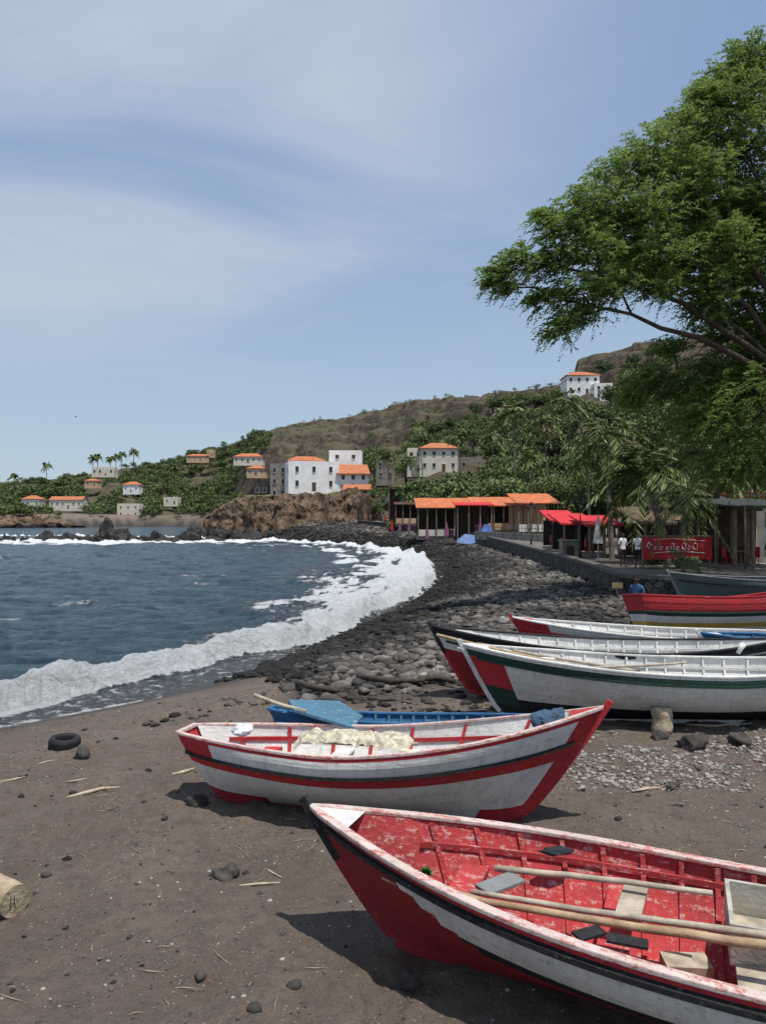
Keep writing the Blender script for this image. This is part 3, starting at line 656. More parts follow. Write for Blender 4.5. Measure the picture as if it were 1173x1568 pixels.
mb=MB(); pole(mb,P(390,1063,9.3),P(470,1088,9.1),.025,.02,WOOD); child_world(mb,'pole',boatC)
mb=MB(); V=[P(442,1070,9.6),P(520,1072,9.8),P(556,1095,9.3),P(540,1112,9.0),P(450,1085,9.1)]
mb.add(V+[v-Vector((0,0,.04)) for v in V],[(0,1,2,3,4),(9,8,7,6,5)]+[(i,(i+1)%5,5+(i+1)%5,5+i) for i in range(5)],LBLUE); child_world(mb,'blue_hatch_board',boatC,.005)
mb=MB(); pole(mb,P(640,1138,7.8),P(470,1133,8.1),.018,.018,WOOD); child_world(mb,'oar',boatB)
mb=MB(); pole(mb,P(668,972,12.4),P(905,1025,11.6),.03,.035,OAR); pole(mb,P(730,985,12.6),P(1010,1033,11.5),.025,.03,WOOD); pole(mb,P(860,1022,11.4),P(1050,1014,11.7),.02,.02,WOOD); pole(mb,P(700,992,12.1),P(860,1010,12.1),.02,.02,M('white_pole_paint',(.6,.6,.58)))
child_world(mb,'oars',boatE)
mb=MB(); mb.tube([P(1128,1000,12.1),P(1137,985,12.1)],[.03,.05],WHITE); child_world(mb,'cleat',boatE)
mb=MB(); pole(mb,P(830,962,16.2),P(1010,985,15.8),.03,.03,WOOD); child_world(mb,'oar',boatF)
def log(name,a,b,r,m=BARK,mark=False):
    mb=MB(); a=Vector(a);b=Vector(b); pts=[a.lerp(b,i/6)+Vector((random.uniform(-1,1),random.uniform(-1,1),0))*r*.06 for i in range(7)]
    mb.tube(pts,[r*random.uniform(.94,1.06) for _ in pts],m,20)
    if mark:
        t=(b-a).normalized(); sd=t.cross(Vector((0,0,1))).normalized(); upv=sd.cross(t); c=b+t*.003
        dk=M('carved_mark',(.06,.045,.035))
        pts=[c+sd*x_*r+upv*y_*r for x_,y_ in((-.4,.45),(-.45,-.1),(-.25,-.45),(0,-.4),(.1,0),(.08,.4))]; mb.tube(pts,.006,dk,5)
        mb.tube([c+sd*.3*r+upv*.45*r,c+sd*.35*r-upv*.4*r],.006,dk,5)
        for q in(.9,.75,.55): mb.tube([b+t*.001+(sd*math.cos(k*.5236)+upv*math.sin(k*.5236))*r*q for k in range(13)],.0018,M('ring_mark',(.22,.16,.1)),4)
    return mb.build(name)
h=hit(1012,1120); log('support_log',(h.x,h.y,gz(h.x,h.y)-.02),(h.x+.01,h.y+.05,gz(h.x,h.y)+.37),.15)
h=hit(552,1252); log('support_log',(h.x+.1,h.y+.5,1.42),(h.x-.02,h.y+.02,1.4),.11)
h=hit(25,1396); log('cut_log',(h.x-.62,h.y+.35,gz(h.x-.6,h.y+.3)+.12),(h.x+.02,h.y-.02,gz(h.x,h.y)+.115),.135,M('pale_log',(.45,.37,.26),.9,.3,9,.7,26,.03,col2=(.27,.2,.13)),True)
h=hit(97,1146); mb=MB(); n=32; rb=M('tyre_rubber',(.016,.016,.017),.75,.3,10,.4,40)
prof=[(.17,-.06),(.2,-.085),(.27,-.085),(.3,-.05),(.305,0),(.3,.05),(.27,.085),(.2,.085),(.17,.06),(.185,.0)]
V=[(math.cos(2*math.pi*i/n)*p,math.sin(2*math.pi*i/n)*p,q) for i in range(n) for p,q in prof]; k=len(prof)
mb.add(V,[(i*k+j,((i+1)%n)*k+j,((i+1)%n)*k+(j+1)%k,i*k+(j+1)%k) for i in range(n) for j in range(k)],rb,True)
for i in range(48):
    a=2*math.pi*i/48; mb.box((math.cos(a)*.304,math.sin(a)*.304,0),(.012,.02,.1),rb,Euler((0,0,a)))
o_=mb.build('old_tyre',None,(h.x,h.y+.1,gz(h.x,h.y)+.05),(math.radians(2),math.radians(4),0)); o_.scale=(.74,.74,1.2)
for pts,r_ in [([(103,1222),(130,1215),(158,1208),(185,1206)],.022),([(265,1187),(285,1182),(300,1177)],.025),([(368,1355),(400,1352),(430,1350)],.012),([(0,1197),(25,1193),(42,1189)],.014),([(105,1197),(120,1195),(136,1191)],.012),([(965,1212),(990,1208),(1012,1206)],.02),([(410,1330),(432,1342)],.01),([(60,1170),(72,1166),(90,1163)],.01),([(1048,1110),(1090,1112),(1150,1108)],.02)]:
    mb=MB(); q=[hit(a,b_) for a,b_ in pts]; mb.tube([Vector((p.x,p.y,gz(p.x,p.y)+r_*.7)) for p in q],[r_*f for f in ([.5,1,.9,.4] if len(q)==4 else ([.6,1,.4] if len(q)==3 else [1,.5]))],M('bleached_driftwood',(.42,.34,.25),.9,.3,12,.5,40),7); mb.build('driftwood_stick')
for pts in ([(548,1045),(600,1053),(650,1052)],[(640,1050),(670,1047),(697,1053)],[(455,1055),(480,1062),(520,1068)]):
    mb=MB(); q=[hit(a,b_) for a,b_ in pts]; mb.tube([Vector((p.x,p.y,gz(p.x,p.y)+.13)) for p in q],[.05,.07,.04],M('dark_driftwood',(.06,.048,.04),.9,.3,12,.5,40),7); mb.build('driftwood_log')
# ------------------------------------------------------------ foliage
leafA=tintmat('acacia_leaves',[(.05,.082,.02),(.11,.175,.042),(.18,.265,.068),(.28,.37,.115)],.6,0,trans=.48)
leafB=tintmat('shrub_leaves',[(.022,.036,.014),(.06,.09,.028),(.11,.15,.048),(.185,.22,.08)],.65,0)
leafP=tintmat('palm_leaves',[(.05,.075,.024),(.1,.135,.04),(.16,.19,.065),(.3,.24,.13)],.5,0)
BARKT=M('tree_bark',(.07,.052,.038),.9,.35,3,.7,12,.04)
r=np.random.default_rng(42)
SC=.77
fork=Vector((16.7,27.3,8.2)); trunk0=Vector((17.6,28,2.1))
cl=[(1170,130,70,36),(1110,160,58,35),(1140,230,85,36),(1055,200,50,35),(1005,235,52,34),(1060,290,78,35),(955,270,48,34),(1170,330,90,37),(980,330,68,34),(905,315,48,33),(868,352,38,33),(912,385,52,33),(1000,400,66,34),(1090,385,70,35),(798,398,34,33),(848,400,36,33),(768,420,24,33),(880,450,42,33),(940,440,38,33),(857,505,20,33),(1160,430,62,36),(1090,440,46,35),(1020,440,34,34),
 (1155,525,58,37),(1095,575,50,37),(1040,590,40,37),(1150,605,74,36),(1080,640,50,36),(1170,690,66,36),(1115,700,46,36),(1030,530,26,38),(1105,500,40,37),(1000,575,32,37),(1165,480,50,37),(975,605,26,38),
 (1120,110,32,35),(1150,80,30,35),(1080,145,26,35),(840,330,22,33),(830,455,20,33),(1173,570,60,38),(930,350,42,36),(1030,350,62,38),(1110,330,62,38),(1150,370,62,37),(960,400,44,36),(1050,410,44,36),(785,440,16,33),(760,430,12,33),(870,490,20,33),(900,480,24,34),(1130,420,44,36),(1090,470,40,35),
 (1270,180,90,36),(1290,320,100,34),(1280,480,100,35),(1290,620,90,37),(1400,300,110,37),(1420,500,110,38),(1210,90,50,40),(1130,320,60,41),(1060,250,50,40),(1230,560,70,42)]
cl=[(a,b_,c,d*SC) for a,b_,c,d in cl]
def arc(a,b,lift,n=9):
    a=Vector(a);b=Vector(b); return [a.lerp(b,q)+Vector((0,0,lift*math.sin(math.pi*q)))+Vector((r.normal(),r.normal(),r.normal()))*.14*math.sin(math.pi*q) for q in np.linspace(0,1,n)]
mb=MB(); LIMB=[]
for (px,py,d,lift,r0) in [(850,455,33,.8,.17),(790,400,33,1.4,.15),(910,320,33.5,1.3,.16),(1010,235,34,1.,.16),(1110,165,35,.5,.17),(1170,90,36,.2,.16),(1040,440,34.5,.3,.14),(1040,585,37,.6,.13),(1110,650,36,.3,.12),(1290,250,35,0,.24),(1400,400,37,0,.24),(1160,420,36,.0,.16)]:
    pts=arc(fork,P(px,py,d*SC),lift); LIMB+=pts[1:]; mb.tube(pts,[r0*(1-.85*i/8) for i in range(9)],BARKT,7)
LV=[];LT=[]; nl=0; fkv=Vector(fork)
for (px,py,rp,d) in cl:
    c=np.array(P(px,py,d)); R_=rp/F*d; offs=px>1230
    nt_=int((112 if not offs else 36)*(R_**2)+26)
    fk=np.array(fork); out=(c-fk); out/=np.linalg.norm(out)
    cv=Vector(c); near=min(LIMB,key=lambda q:(q-cv).length+ (.0 if (q-fkv).length<(cv-fkv).length else 3))
    mid=near.lerp(cv,.5)+Vector((0,0,.2)); mb.tube([near,mid,cv],[.05,.04,.015],BARKT,5)
    st=r.normal(size=(nt_,3)); st/=np.linalg.norm(st,axis=1)[:,None]; st*=(R_*.92*r.uniform(0,1,nt_)**(1/2.2))[:,None]; st[:,1]*=1.2; st[:,2]*=.66
    dirs=out[None]*.8+st/ max(R_,.1)*.9+r.normal(size=(nt_,3))*.4; dirs[:,2]+=.1; dirs/=np.linalg.norm(dirs,axis=1)[:,None]
    for k in range(nt_):
        L=r.uniform(.5,1.15)*min(1,.55+R_*.3); n=24; q=np.linspace(0,1,n)
        p=c+st[k]; path=p[None]+dirs[k][None]*(q*L)[:,None]; path[:,2]-=.6*L*q**2
        side=np.cross(dirs[k],[0,0,1.]); side/=np.linalg.norm(side)+1e-9
        sgn=np.where(np.arange(n)%2==0,1,-1)[:,None]
        ld=side[None]*sgn*.8+dirs[k][None]*.55+np.array([0,0,-.4])[None]+r.normal(size=(n,3))*.25; ld/=np.linalg.norm(ld,axis=1)[:,None]
        l=r.uniform(.11,.22,n)*(1.05-.35*q)
        LV.append(leafquads(path+ld*l[:,None]*.5,ld,l,l*.36,r)); 
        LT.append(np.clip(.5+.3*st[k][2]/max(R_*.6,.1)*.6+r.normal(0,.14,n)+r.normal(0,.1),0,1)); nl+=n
        if k%14==0: mb.tube([cv,Vector(p),Vector(path[12]),Vector(path[-1])],[.015,.01,.007,.003],BARKT,4)
mb.tube([trunk0-Vector((0,0,.3)),trunk0+Vector((-.1,0,1.2)),trunk0+Vector((-.4,-.2,3.2)),fork-Vector((0,0,.5)),fork+Vector((0,0,.5))],[.6,.48,.42,.4,.26],BARKT,14)
tr=empty('acacia_tree'); mb.build('trunk_and_limbs',tr)
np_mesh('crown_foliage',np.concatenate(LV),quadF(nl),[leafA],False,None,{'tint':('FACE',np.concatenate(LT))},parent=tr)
class Wood:
    def __init__(s): s.V=[];s.T=[];s.n=0; s.mb=MB()
    def tree(s,p,h,R,n,lsz,r,dark=0,trunk=True,ncl=8):
        p=np.array(p); cc=r.normal(size=(ncl,3)); cc/=np.linalg.norm(cc,axis=1)[:,None]; cc*=r.uniform(.35,.8,ncl)[:,None]; cc[:,2]=np.abs(cc[:,2])*.75-.15
        k=r.integers(0,ncl,n); g=r.normal(size=(n,3)); g/=np.linalg.norm(g,axis=1)[:,None]; g*=(r.uniform(.35,1,n)**.6*.5)[:,None]
        q=(cc[k]+g); q[:,2]*=.78
        pos=p+np.array([0,0,h-R*.55])+q*R
        d=g+r.normal(size=(n,3))*.3; d/=np.linalg.norm(d,axis=1)[:,None]
        l=lsz*r.uniform(.6,1.4,n)
        s.V.append(leafquads(pos,d,l,l*.55,r)); clt=r.normal(0,.1,ncl)
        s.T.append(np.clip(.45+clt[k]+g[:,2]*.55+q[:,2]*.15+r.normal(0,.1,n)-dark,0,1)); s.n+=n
        if trunk:
            P0=Vector(p); s.mb.tube([P0-Vector((0,0,.4)),P0+Vector((r.uniform(-.1,.1)*h,0,h*.35)),P0+Vector((r.uniform(-.1,.1)*h,0,h*.75))],[.045*h,.03*h,.012*h],BARKT,5)
    def build(s,name):
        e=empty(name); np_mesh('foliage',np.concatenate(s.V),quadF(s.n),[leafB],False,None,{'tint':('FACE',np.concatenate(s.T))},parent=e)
        if s.mb.V: s.mb.build('trunks',e)
r=np.random.default_rng(5)
W1=Wood(); cnt=0
N=3400; yy=r.uniform(112,320,N); pxx=r.uniform(560,1250,N); xx=(pxx-CX)/F*yy
zt,sdt,tt,_,_=terrain(xx,yy,True)
keep=(sdt>12)&((fbm(xx/22,yy/22,3,201)+.64-tt*1.25)>r.uniform(-.15,.7,N))&~((yy<150)&(pxx<640))
HS=[(668,718,205),(590,728,200),(716,706,215),(900,602,262),(636,722,210)]
for i in np.where(keep)[0]:
    if any(abs(pxx[i]-a)<36 and yy[i]<dd+9 and yy[i]>dd-45 for a,_,dd in HS): continue
    R_=r.uniform(1.6,4.6); W1.tree((xx[i],yy[i],zt[i]),R_*1.5+r.uniform(0,1.2),R_,int(170+R_*90),R_*.17,r,dark=r.uniform(-.25,.25)); cnt+=1
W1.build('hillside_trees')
W2=Wood(); c2=0
HS2=[(380,708,425,30),(388,728,410,20),(47,776,470,17),(101,778,470,28),(156,727,590,20),(200,754,540,15),(197,790,455,18),(305,706,640,20),(140,745,560,12),(262,772,480,12)]
def far(N,pr,yr,fn_):
    global c2
    yy=r.uniform(*yr,N); pxx=r.uniform(*pr,N); xx=(pxx-CX)/F*yy
    zt,sdt,tt,_,_=terrain(xx,yy,True)
    for i in np.where((sdt>3.5)&(tt>=0)&(tt<1.0))[0]:
        if yy[i]<320 and pxx[i]>560: continue
        if any(abs(pxx[i]-a)<hw_ and yy[i]<dd+14 and yy[i]>dd-60 for a,_,dd,hw_ in HS2): continue
        v=fn_(xx[i],yy[i],pxx[i],tt[i])
        if v is None: continue
        R_,nn,dk=v; W2.tree((xx[i],yy[i],zt[i]-.3),R_*1.25,R_,nn,R_*.27,r,dark=dk,trunk=False,ncl=6); c2+=1
pn=lambda a,b,s: float(fbm(np.array([a]),np.array([b]),3,211)[0])
far(5400,(-120,410),(388,880),lambda a,b,p,t: None if (pn(a/40,b/40,1)+.58<r.uniform(0,.58) or r.uniform()<.2*sst(.3,.9,t)) else (r.uniform(2.2,5.6),150,r.uniform(-.1,.25)))
far(7500,(330,1250),(180,720),lambda a,b,p,t: None if (pn(a/30,b/30,1)+.42-.3*t<r.uniform(0,.9)) else (r.uniform(.8,2.3),46,r.uniform(-.05,.2)))
far(900,(330,880),(390,720),lambda a,b,p,t: None if abs(t-.975)>.03 else (r.uniform(1.2,2.8),90,r.uniform(-.1,.1)))
W2.build('distant_scrub_and_trees'); print('counts',cnt,c2,nl)
W3=Wood()
for (px,d,h,R_) in [(1120,62,12,6),(1180,58,13,7),(1060,70,11,5.5),(1010,80,10,4.5),(950,86,9,4.5),(905,98,8,4),(1150,48,8,3.5),(1240,50,12,6),(1100,56,10,4.5),(1173,70,16,7),(1110,80,16,7),(1040,90,13,6),(990,66,12.5,5.5),(1060,60,13.5,5.5),(935,84,12,5),(870,106,7.5,3.5),(640,150,8,3.5),(660,142,6,2.8),(710,135,6,3),(745,126,7,3.4),(800,122,7.5,3.5),(600,165,7,3),(690,120,7,3.2),(760,112,7,3.2),(835,108,7.5,3.4)]:
    x_=(px-CX)/F*d; W3.tree((x_,d,gz(x_,d)),h,R_,3600 if d<110 else 1500,.38 if d<110 else .5,r,dark=-.08,ncl=18)
W3.build('roadside_trees')
def palm(name,base_,top,R_,nf,r,nl=26,dry=.15,tr=.13,lw=.05):
    e=empty(name); mb=MB(); b0=Vector(base_); t0=Vector(top); md=b0.lerp(t0,.5)+Vector(((t0.x-b0.x)*-.25,0,0))
    pts=[b0-Vector((0,0,.3))]+[b0.lerp(md,q).lerp(md.lerp(t0,q),q) for q in np.linspace(0,1,9)]
    mb.tube(pts,[tr*1.5]+[tr*(1.25-.45*q) for q in np.linspace(0,1,9)],M('palm_bark',(.17,.14,.11),.9,.3,6,.8,14,.04),10); mb.build('trunk',e)
    V=[];T=[];n=0; mbr=MB()
    for k in range(nf):
        az=k*2.4+r.uniform(-.2,.2); el=r.uniform(-.5,1.25); L=R_*r.uniform(.85,1.15); hd=np.array([math.cos(az),math.sin(az),0])
        q=np.linspace(0,1,nl); ca=math.cos(el); sa=math.sin(el)
        path=np.array(t0)[None]+hd[None]*(q*L*ca)[:,None]; path[:,2]+=q*L*sa-(.75*ca+.3)*L*.75*q**2.1
        tg=np.gradient(path,axis=0); tg/=np.linalg.norm(tg,axis=1)[:,None]
        sd_=np.cross(tg,[0,0,1.]); sd_/=np.linalg.norm(sd_,axis=1)[:,None]+1e-9
        isdry=r.uniform()<dry and el<.2
        for sg in(1,-1):
            d=sd_*sg*.75+tg*.55; d[:,2]-=.45; d+=r.normal(size=d.shape)*.1; d/=np.linalg.norm(d,axis=1)[:,None]
            l=L*.30*np.sin(np.pi*(.12+.82*q))**.7; V.append(leafquads(path+d*(l/2)[:,None],d,l,np.full(nl,lw)*R_/3*(.6+.8*np.sin(np.pi*q)),r)); T.append(np.clip((.98 if isdry else .4)+r.normal(0,.12,nl),0,1)); n+=nl
        mbr.tube([Vector(p) for p in path[::4]],[.02*R_/3*(1.2-q_) for q_ in q[::4]],M('palm_rachis',(.16,.17,.06)),4)
    np_mesh('fronds',np.concatenate(V),quadF(n),[leafP],False,None,{'tint':('FACE',np.concatenate(T))},parent=e); mbr.build('rachises',e)
h=hit(1022,864,30); palm('coconut_palm',(h.x,h.y,h.z),P(985,728,h.y+.3),3.1,26,r,34,.2,.17,.09)
palm('coconut_palm',(13.6,44,gz(13.6,44)),P(928,668,45),3.0,24,r,30,.15,.14,.09)
palm('coconut_palm',(18.0,46,gz(18,46)),P(1072,690,46),3.4,24,r,30,.15,.14,.09)
palm('coconut_palm',(14.5,36,gz(14.5,36)),P(1050,765,36),2.2,20,r,30,.1,.12,.08)
palm('young_palm',(*P(1045,860,32.5).xy,2.2),(P(1045,850,32.5).x,32.5,2.75),1.2,18,r,24,.05,.08,.06)
for px,py,bp,d,R_ in [(783,632,745,125,4.2),(832,645,735,140,4.3),(868,612,700,150,4.3),(640,652,705,190,3.8),(592,700,742,170,3.2),(640,742,772,150,2.8),(628,705,750,170,2.8),(812,700,750,115,2.8),(895,690,760,90,3),(752,668,740,150,3.2),(700,668,730,170,3.0)]:
    x_=(px+8-CX)/F*d; palm('coconut_palm',(x_,d,min(gz(x_,d),P(px,bp,d).z)),P(px,py,d),R_,20,r,16,.15,.14,.17)
for px,py,d in [(72,708,600),(143,697,620),(150,694,625),(170,697,630),(178,695,640),(187,692,620),(205,686,600),(22,726,560),(290,692,700),(268,712,560),(108,727,560)]:
    x_=(px-CX)/F*d; palm('coconut_palm',(x_,d,gz(x_,d)),P(px,py+4,d),5.2,19,r,9,0,.25,.5)
# ------------------------------------------------------------ buildings
PL_W=M('white_plaster',(.82,.81,.78),.85,.1,.45,.2,4,.03); PL_P=M('peach_plaster',(.58,.4,.26),.85,.15,.6,.1,8); PL_G=M('grey_block',(.24,.22,.19),.9,.25,.8,.3,6); PL_C=M('cream_plaster',(.66,.61,.51),.85,.13,.5,.2,6)
DARKW=M('window_dark',(.03,.035,.04),.3,.2,2,0); FRAME=M('window_frame',(.5,.5,.48),.6); DOORM=M('wood_door',(.12,.07,.04),.7)
def tilem():
    m,nt,b,co=base('terracotta_tiles',.85,.2); wv=nd(nt,'ShaderNodeTexWave',{'Vector':co,'Scale':1.6,'Distortion':.5}).outputs['Fac']
    c=mixc(nt,rng_(nt,noi(nt,co,.8,5),.3,.7),(.42,.13,.055),(.55,.22,.11)); nt.links.new(mixc(nt,mth(nt,'MULTIPLY',wv,.35),c,(.25,.09,.05)),b.inputs['Base Color']); bumpn(nt,b,wv,.6,.08); return m
TILE=tilem()
def building(name,pos,w_,dp,h,yaw=0,wall=PL_W,roof='flat',cols=3,rows=2,door=True,rooft=TILE,side=2,roofh=None,wsz=(.9,1.1)):
    e=empty(name,pos,(0,0,yaw)); mb=MB(); mb.box((0,dp/2,h/2-.75),(w_,dp,h+1.5),wall)
    if roof=='flat': 
        for c,s in(((0,0.1,h+.2),(w_+.1,.2,.4)),((0,dp-.1,h+.2),(w_+.1,.2,.4)),((-w_/2+.1,dp/2,h+.2),(.2,dp-.41,.4)),((w_/2-.1,dp/2,h+.2),(.2,dp-.41,.4))): mb.box(c,s,wall)
    mb.build('walls',e)
    mr=MB(); ov=.45; rh=roofh or w_*.12
    if roof=='hip':
        a=[(-w_/2-ov,-ov,h),(w_/2+ov,-ov,h),(w_/2+ov,dp+ov,h),(-w_/2-ov,dp+ov,h)]; rx=max(0,w_/2-dp*.4)
        V=a+[(-rx,dp/2,h+rh),(rx,dp/2,h+rh)]+[(q[0],q[1],h-.15) for q in a]
        mr.add(V,[(0,1,5,4),(1,2,5),(2,3,4,5),(3,0,4),(0,6,7,1),(1,7,8,2),(2,8,9,3),(3,9,6,0),(9,8,7,6)],rooft)
    elif roof=='gable':
        V=[(-w_/2-ov,-ov,h-.1),(w_/2+ov,-ov,h-.1),(w_/2+ov,dp/2,h+rh),(-w_/2-ov,dp/2,h+rh),(w_/2+ov,dp+ov,h-.1),(-w_/2-ov,dp+ov,h-.1)]
        V+=[(q[0],q[1],q[2]-.16) for q in V]
        mr.add(V,[(0,1,2,3),(3,2,4,5),(6,9,8,7),(9,11,10,8),(0,6,7,1),(4,10,11,5),(0,3,9,6),(3,5,11,9),(1,7,8,2),(2,8,10,4)],rooft)
        mg=MB(); 
        for sx in(-1,1): mg.add([(sx*(w_/2-.01),0,h-.2),(sx*(w_/2-.01),dp,h-.2),(sx*(w_/2-.01),dp/2,h+rh-.2)],[(0,1,2)],wall)
        mg.build('gables',e)
    elif roof=='shed':
        V=[(-w_/2-ov,-ov-.4,h-.2),(w_/2+ov,-ov-.4,h-.2),(w_/2+ov,dp+.2,h+rh),(-w_/2-ov,dp+.2,h+rh)]; V+=[(q[0],q[1],q[2]-.15) for q in V]
        mr.add(V,[(0,1,2,3),(7,6,5,4),(0,4,5,1),(1,5,6,2),(2,6,7,3),(3,7,4,0)],rooft)
    if mr.V: mr.build('roof',e)
    mw=MB(); md=MB(); mid=cols//2; fh=h/rows
    def win(c,n,ww,hh):
        if n=='f':
            mw.box((c[0],-.003,c[1]),(ww,.05,hh),DARKW)
            for s in(-1,1): mw.box((c[0]+s*(ww/2+.03),-.03,c[1]),(.06,.1,hh+.12),FRAME)
            mw.box((c[0],-.03,c[1]+hh/2+.03),(ww-.001,.1,.06),FRAME); mw.box((c[0],-.06,c[1]-hh/2-.05),(ww-.001,.18,.1),FRAME)
        else:
            s=1 if n=='r' else -1; X_=s*w_/2
            mw.box((X_+s*.003,c[0],c[1]),(.05,ww,hh),DARKW)
            for q in(-1,1): mw.box((X_+s*.03,c[0]+q*(ww/2+.03),c[1]),(.1,.06,hh+.12),FRAME)
            mw.box((X_+s*.06,c[0],c[1]-hh/2-.05),(.18,ww-.001,.1),FRAME)
    for rI in range(rows):
        for cI in range(cols):
            X_=-w_/2+(cI+.5)*w_/cols
            if door and rI==0 and cI==mid:
                md.box((X_,-.01,1.02),(.95,.06,2.04),DOORM); md.box((X_,-.03,2.1),(1.15,.1,.1),FRAME); md.box((X_+.33,-.05,1.0),(.05,.05,.12),FRAME); continue
            win((X_,rI*fh+fh*.55),'f',*wsz)
        for k in range(side):
            for n in('r','l'): win(((k+.5)*dp/side,rI*fh+fh*.55),n,*wsz)
    if mw.V: mw.build('windows',e)
    if md.V: md.build('door',e)
    return e
def bat(name,px,py,wpx,hpx,d,**kw):
    p=P(px,py,d); k=d/F
    return building(name,(p.x,p.y,p.z),wpx*k,kw.pop('dp',wpx*k*.7),hpx*k,**kw)
bat('white_seaside_house',481,752,78,43,176,dp=10,yaw=math.radians(14),cols=3,rows=2,roof='flat',wsz=(.7,1.3))
bat('orange_roofed_wing',541,754,46,30,178,dp=8,yaw=math.radians(6),cols=3,rows=2,roof='shed',roofh=2.6,wsz=(.7,1.0))
bat('white_upper_storey',529,708,50,16,187,dp=7,cols=2,rows=1,door=False,roof='flat',wsz=(.8,.9))
bat('tiled_roof_annex',470,709,54,4,181,dp=5,cols=0,rows=1,door=False,side=0,roof='hip',roofh=1.2,yaw=math.radians(14))
bat('unfinished_block_house',427,764,26,52,182,dp=6,cols=2,rows=3,wall=PL_G,roof='flat',door=False,wsz=(.7,1.1))
bat('stone_ruin',400,766,22,28,186,dp=5,cols=2,rows=1,wall=wallm,roof='flat',door=False)
bat('small_orange_roof_house',546,764,38,16,170,dp=5,cols=3,rows=1,wall=PL_C,roof='shed',roofh=1.2)
bat('two_storey_tiled_house',672,722,58,36,205,cols=4,rows=2,wall=PL_C,roof='hip',roofh=1.8,dp=8,wsz=(.8,1.0))
bat('pale_house',636,722,24,34,210,cols=2,rows=2,wall=PL_C,roof='flat',dp=7)
bat('block_house',590,735,28,30,200,cols=2,rows=2,wall=PL_G,roof='flat',dp=7,wsz=(.7,.9))
bat('low_grey_house',716,722,46,20,215,cols=4,rows=1,wall=PL_G,roof='flat',dp=7)
bat('hilltop_white_house',893,604,50,30,262,cols=4,rows=2,wall=PL_W,roof='hip',roofh=2.0,dp=9)
bat('hilltop_annex',924,612,28,24,258,cols=2,rows=2,wall=PL_W,roof='flat',dp=6)
bat('tiled_bungalow',380,709,44,10,425,cols=5,rows=1,wall=PL_C,roof='hip',roofh=2.2,dp=9,side=2)
bat('peach_house',392,728,28,11,410,cols=3,rows=1,wall=PL_P,roof='hip',roofh=2.0,dp=9)
bat('seaside_bungalow',47,778,27,14,470,cols=4,rows=1,wall=PL_C,roof='hip',roofh=2.4,dp=9)
bat('long_tiled_house',101,779,50,14,470,cols=6,rows=1,wall=PL_C,roof='gable',roofh=2.2,dp=10)
bat('cream_villa',158,728,34,12,590,cols=4,rows=1,wall=PL_C,roof='flat',dp=10,wsz=(1.4,2))
bat('white_cottage',201,754,24,12,540,cols=3,rows=1,wall=PL_W,roof='hip',roofh=2.4,dp=9)
bat('shore_house',197,792,34,20,455,cols=3,rows=2,wall=PL_C,roof='flat',dp=8)
bat('ridge_house',303,706,34,8,640,cols=4,rows=1,wall=PL_P,roof='hip',roofh=2,dp=10)
bat('ridge_house',322,698,10,9,640,cols=2,rows=1,wall=PL_P,roof='flat',dp=8)
bat('slope_cottage',140,745,20,9,560,cols=2,rows=1,wall=PL_P,roof='hip',roofh=1.8,dp=8)
bat('slope_cottage',262,772,22,10,480,cols=2,rows=1,wall=PL_C,roof='flat',dp=7)
mb=MB()
for a,b_,d1,d2,hh in [((230,797),(330,796),455,455,2.2),((590,765),(700,760),150,140,1.2)]:
    p=P(*a,d1);q=P(*b_,d2); mb.sweep([p,q],.5,hh,conc)
mb.build('terrace_wall')
# ------------------------------------------------------------ promenade restaurants
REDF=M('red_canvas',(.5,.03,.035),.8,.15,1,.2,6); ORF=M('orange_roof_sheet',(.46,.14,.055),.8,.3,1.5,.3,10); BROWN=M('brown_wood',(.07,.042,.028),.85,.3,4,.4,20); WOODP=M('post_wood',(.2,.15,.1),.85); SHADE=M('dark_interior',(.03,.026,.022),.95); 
def pavilion(name,px0,px1,pyroof,pyfloor,d,dp,roofm,rise,wallm_=None,back=SHADE,nposts=6,yaw=0):
    a=P(px0,pyfloor,d); b_=P(px1,pyfloor,d); W_=b_.x-a.x; zf=min(a.z,gz((a.x+b_.x)/2,d)+.3); h=P(0,pyroof,d).z-zf
    e=empty(name,((a.x+b_.x)/2,d,zf),(0,0,yaw)); mb=MB()
    V=[(-W_/2-.3,-.6,h),(W_/2+.3,-.6,h),(W_/2+.3,dp,h+rise),(-W_/2-.3,dp,h+rise)]; V+=[(q[0],q[1],q[2]-.12) for q in V]
    mb.add(V,[(0,1,2,3),(7,6,5,4),(0,4,5,1),(1,5,6,2),(2,6,7,3),(3,7,4,0)],roofm); mb.build('roof',e)
    mb=MB()
    for i in range(nposts): mb.box((-W_/2+i*W_/(nposts-1),-.3,h/2-.2),(.14,.14,h+.2),WOODP)
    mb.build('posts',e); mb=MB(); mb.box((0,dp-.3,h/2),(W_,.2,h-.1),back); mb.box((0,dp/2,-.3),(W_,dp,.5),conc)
    if wallm_: mb.box((0,-.1,.45),(W_-.2,.15,.9),wallm_)
    mb.build('walls',e)
    mb=MB()
    for i in range(max(2,int(W_/2.2))):
        x_=-W_/2+1+i*2.1
        if x_>W_/2-.6: break
        mb.box((x_,1.2,.72),(.9,.9,.05),WOODP); mb.box((x_,1.2,.36),(.08,.08,.7),WOODP)
        for s in(-.65,.65):
            mb.box((x_+s,1.2,.42),(.4,.4,.04),REDF); mb.box((x_+s*1.3,1.2,.68),(.04,.4,.5),REDF)
            for q in((-.16,-.16),(.16,-.16),(-.16,.16),(.16,.16)): mb.box((x_+s+q[0],1.2+q[1],.2),(.03,.03,.4),REDF)
    mb.build('tables_and_chairs',e)
    return e
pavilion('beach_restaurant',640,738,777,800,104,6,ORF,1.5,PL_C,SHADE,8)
pavilion('beach_restaurant',726,800,774,801,98,6,ORF,1.3,PL_P,SHADE,6)
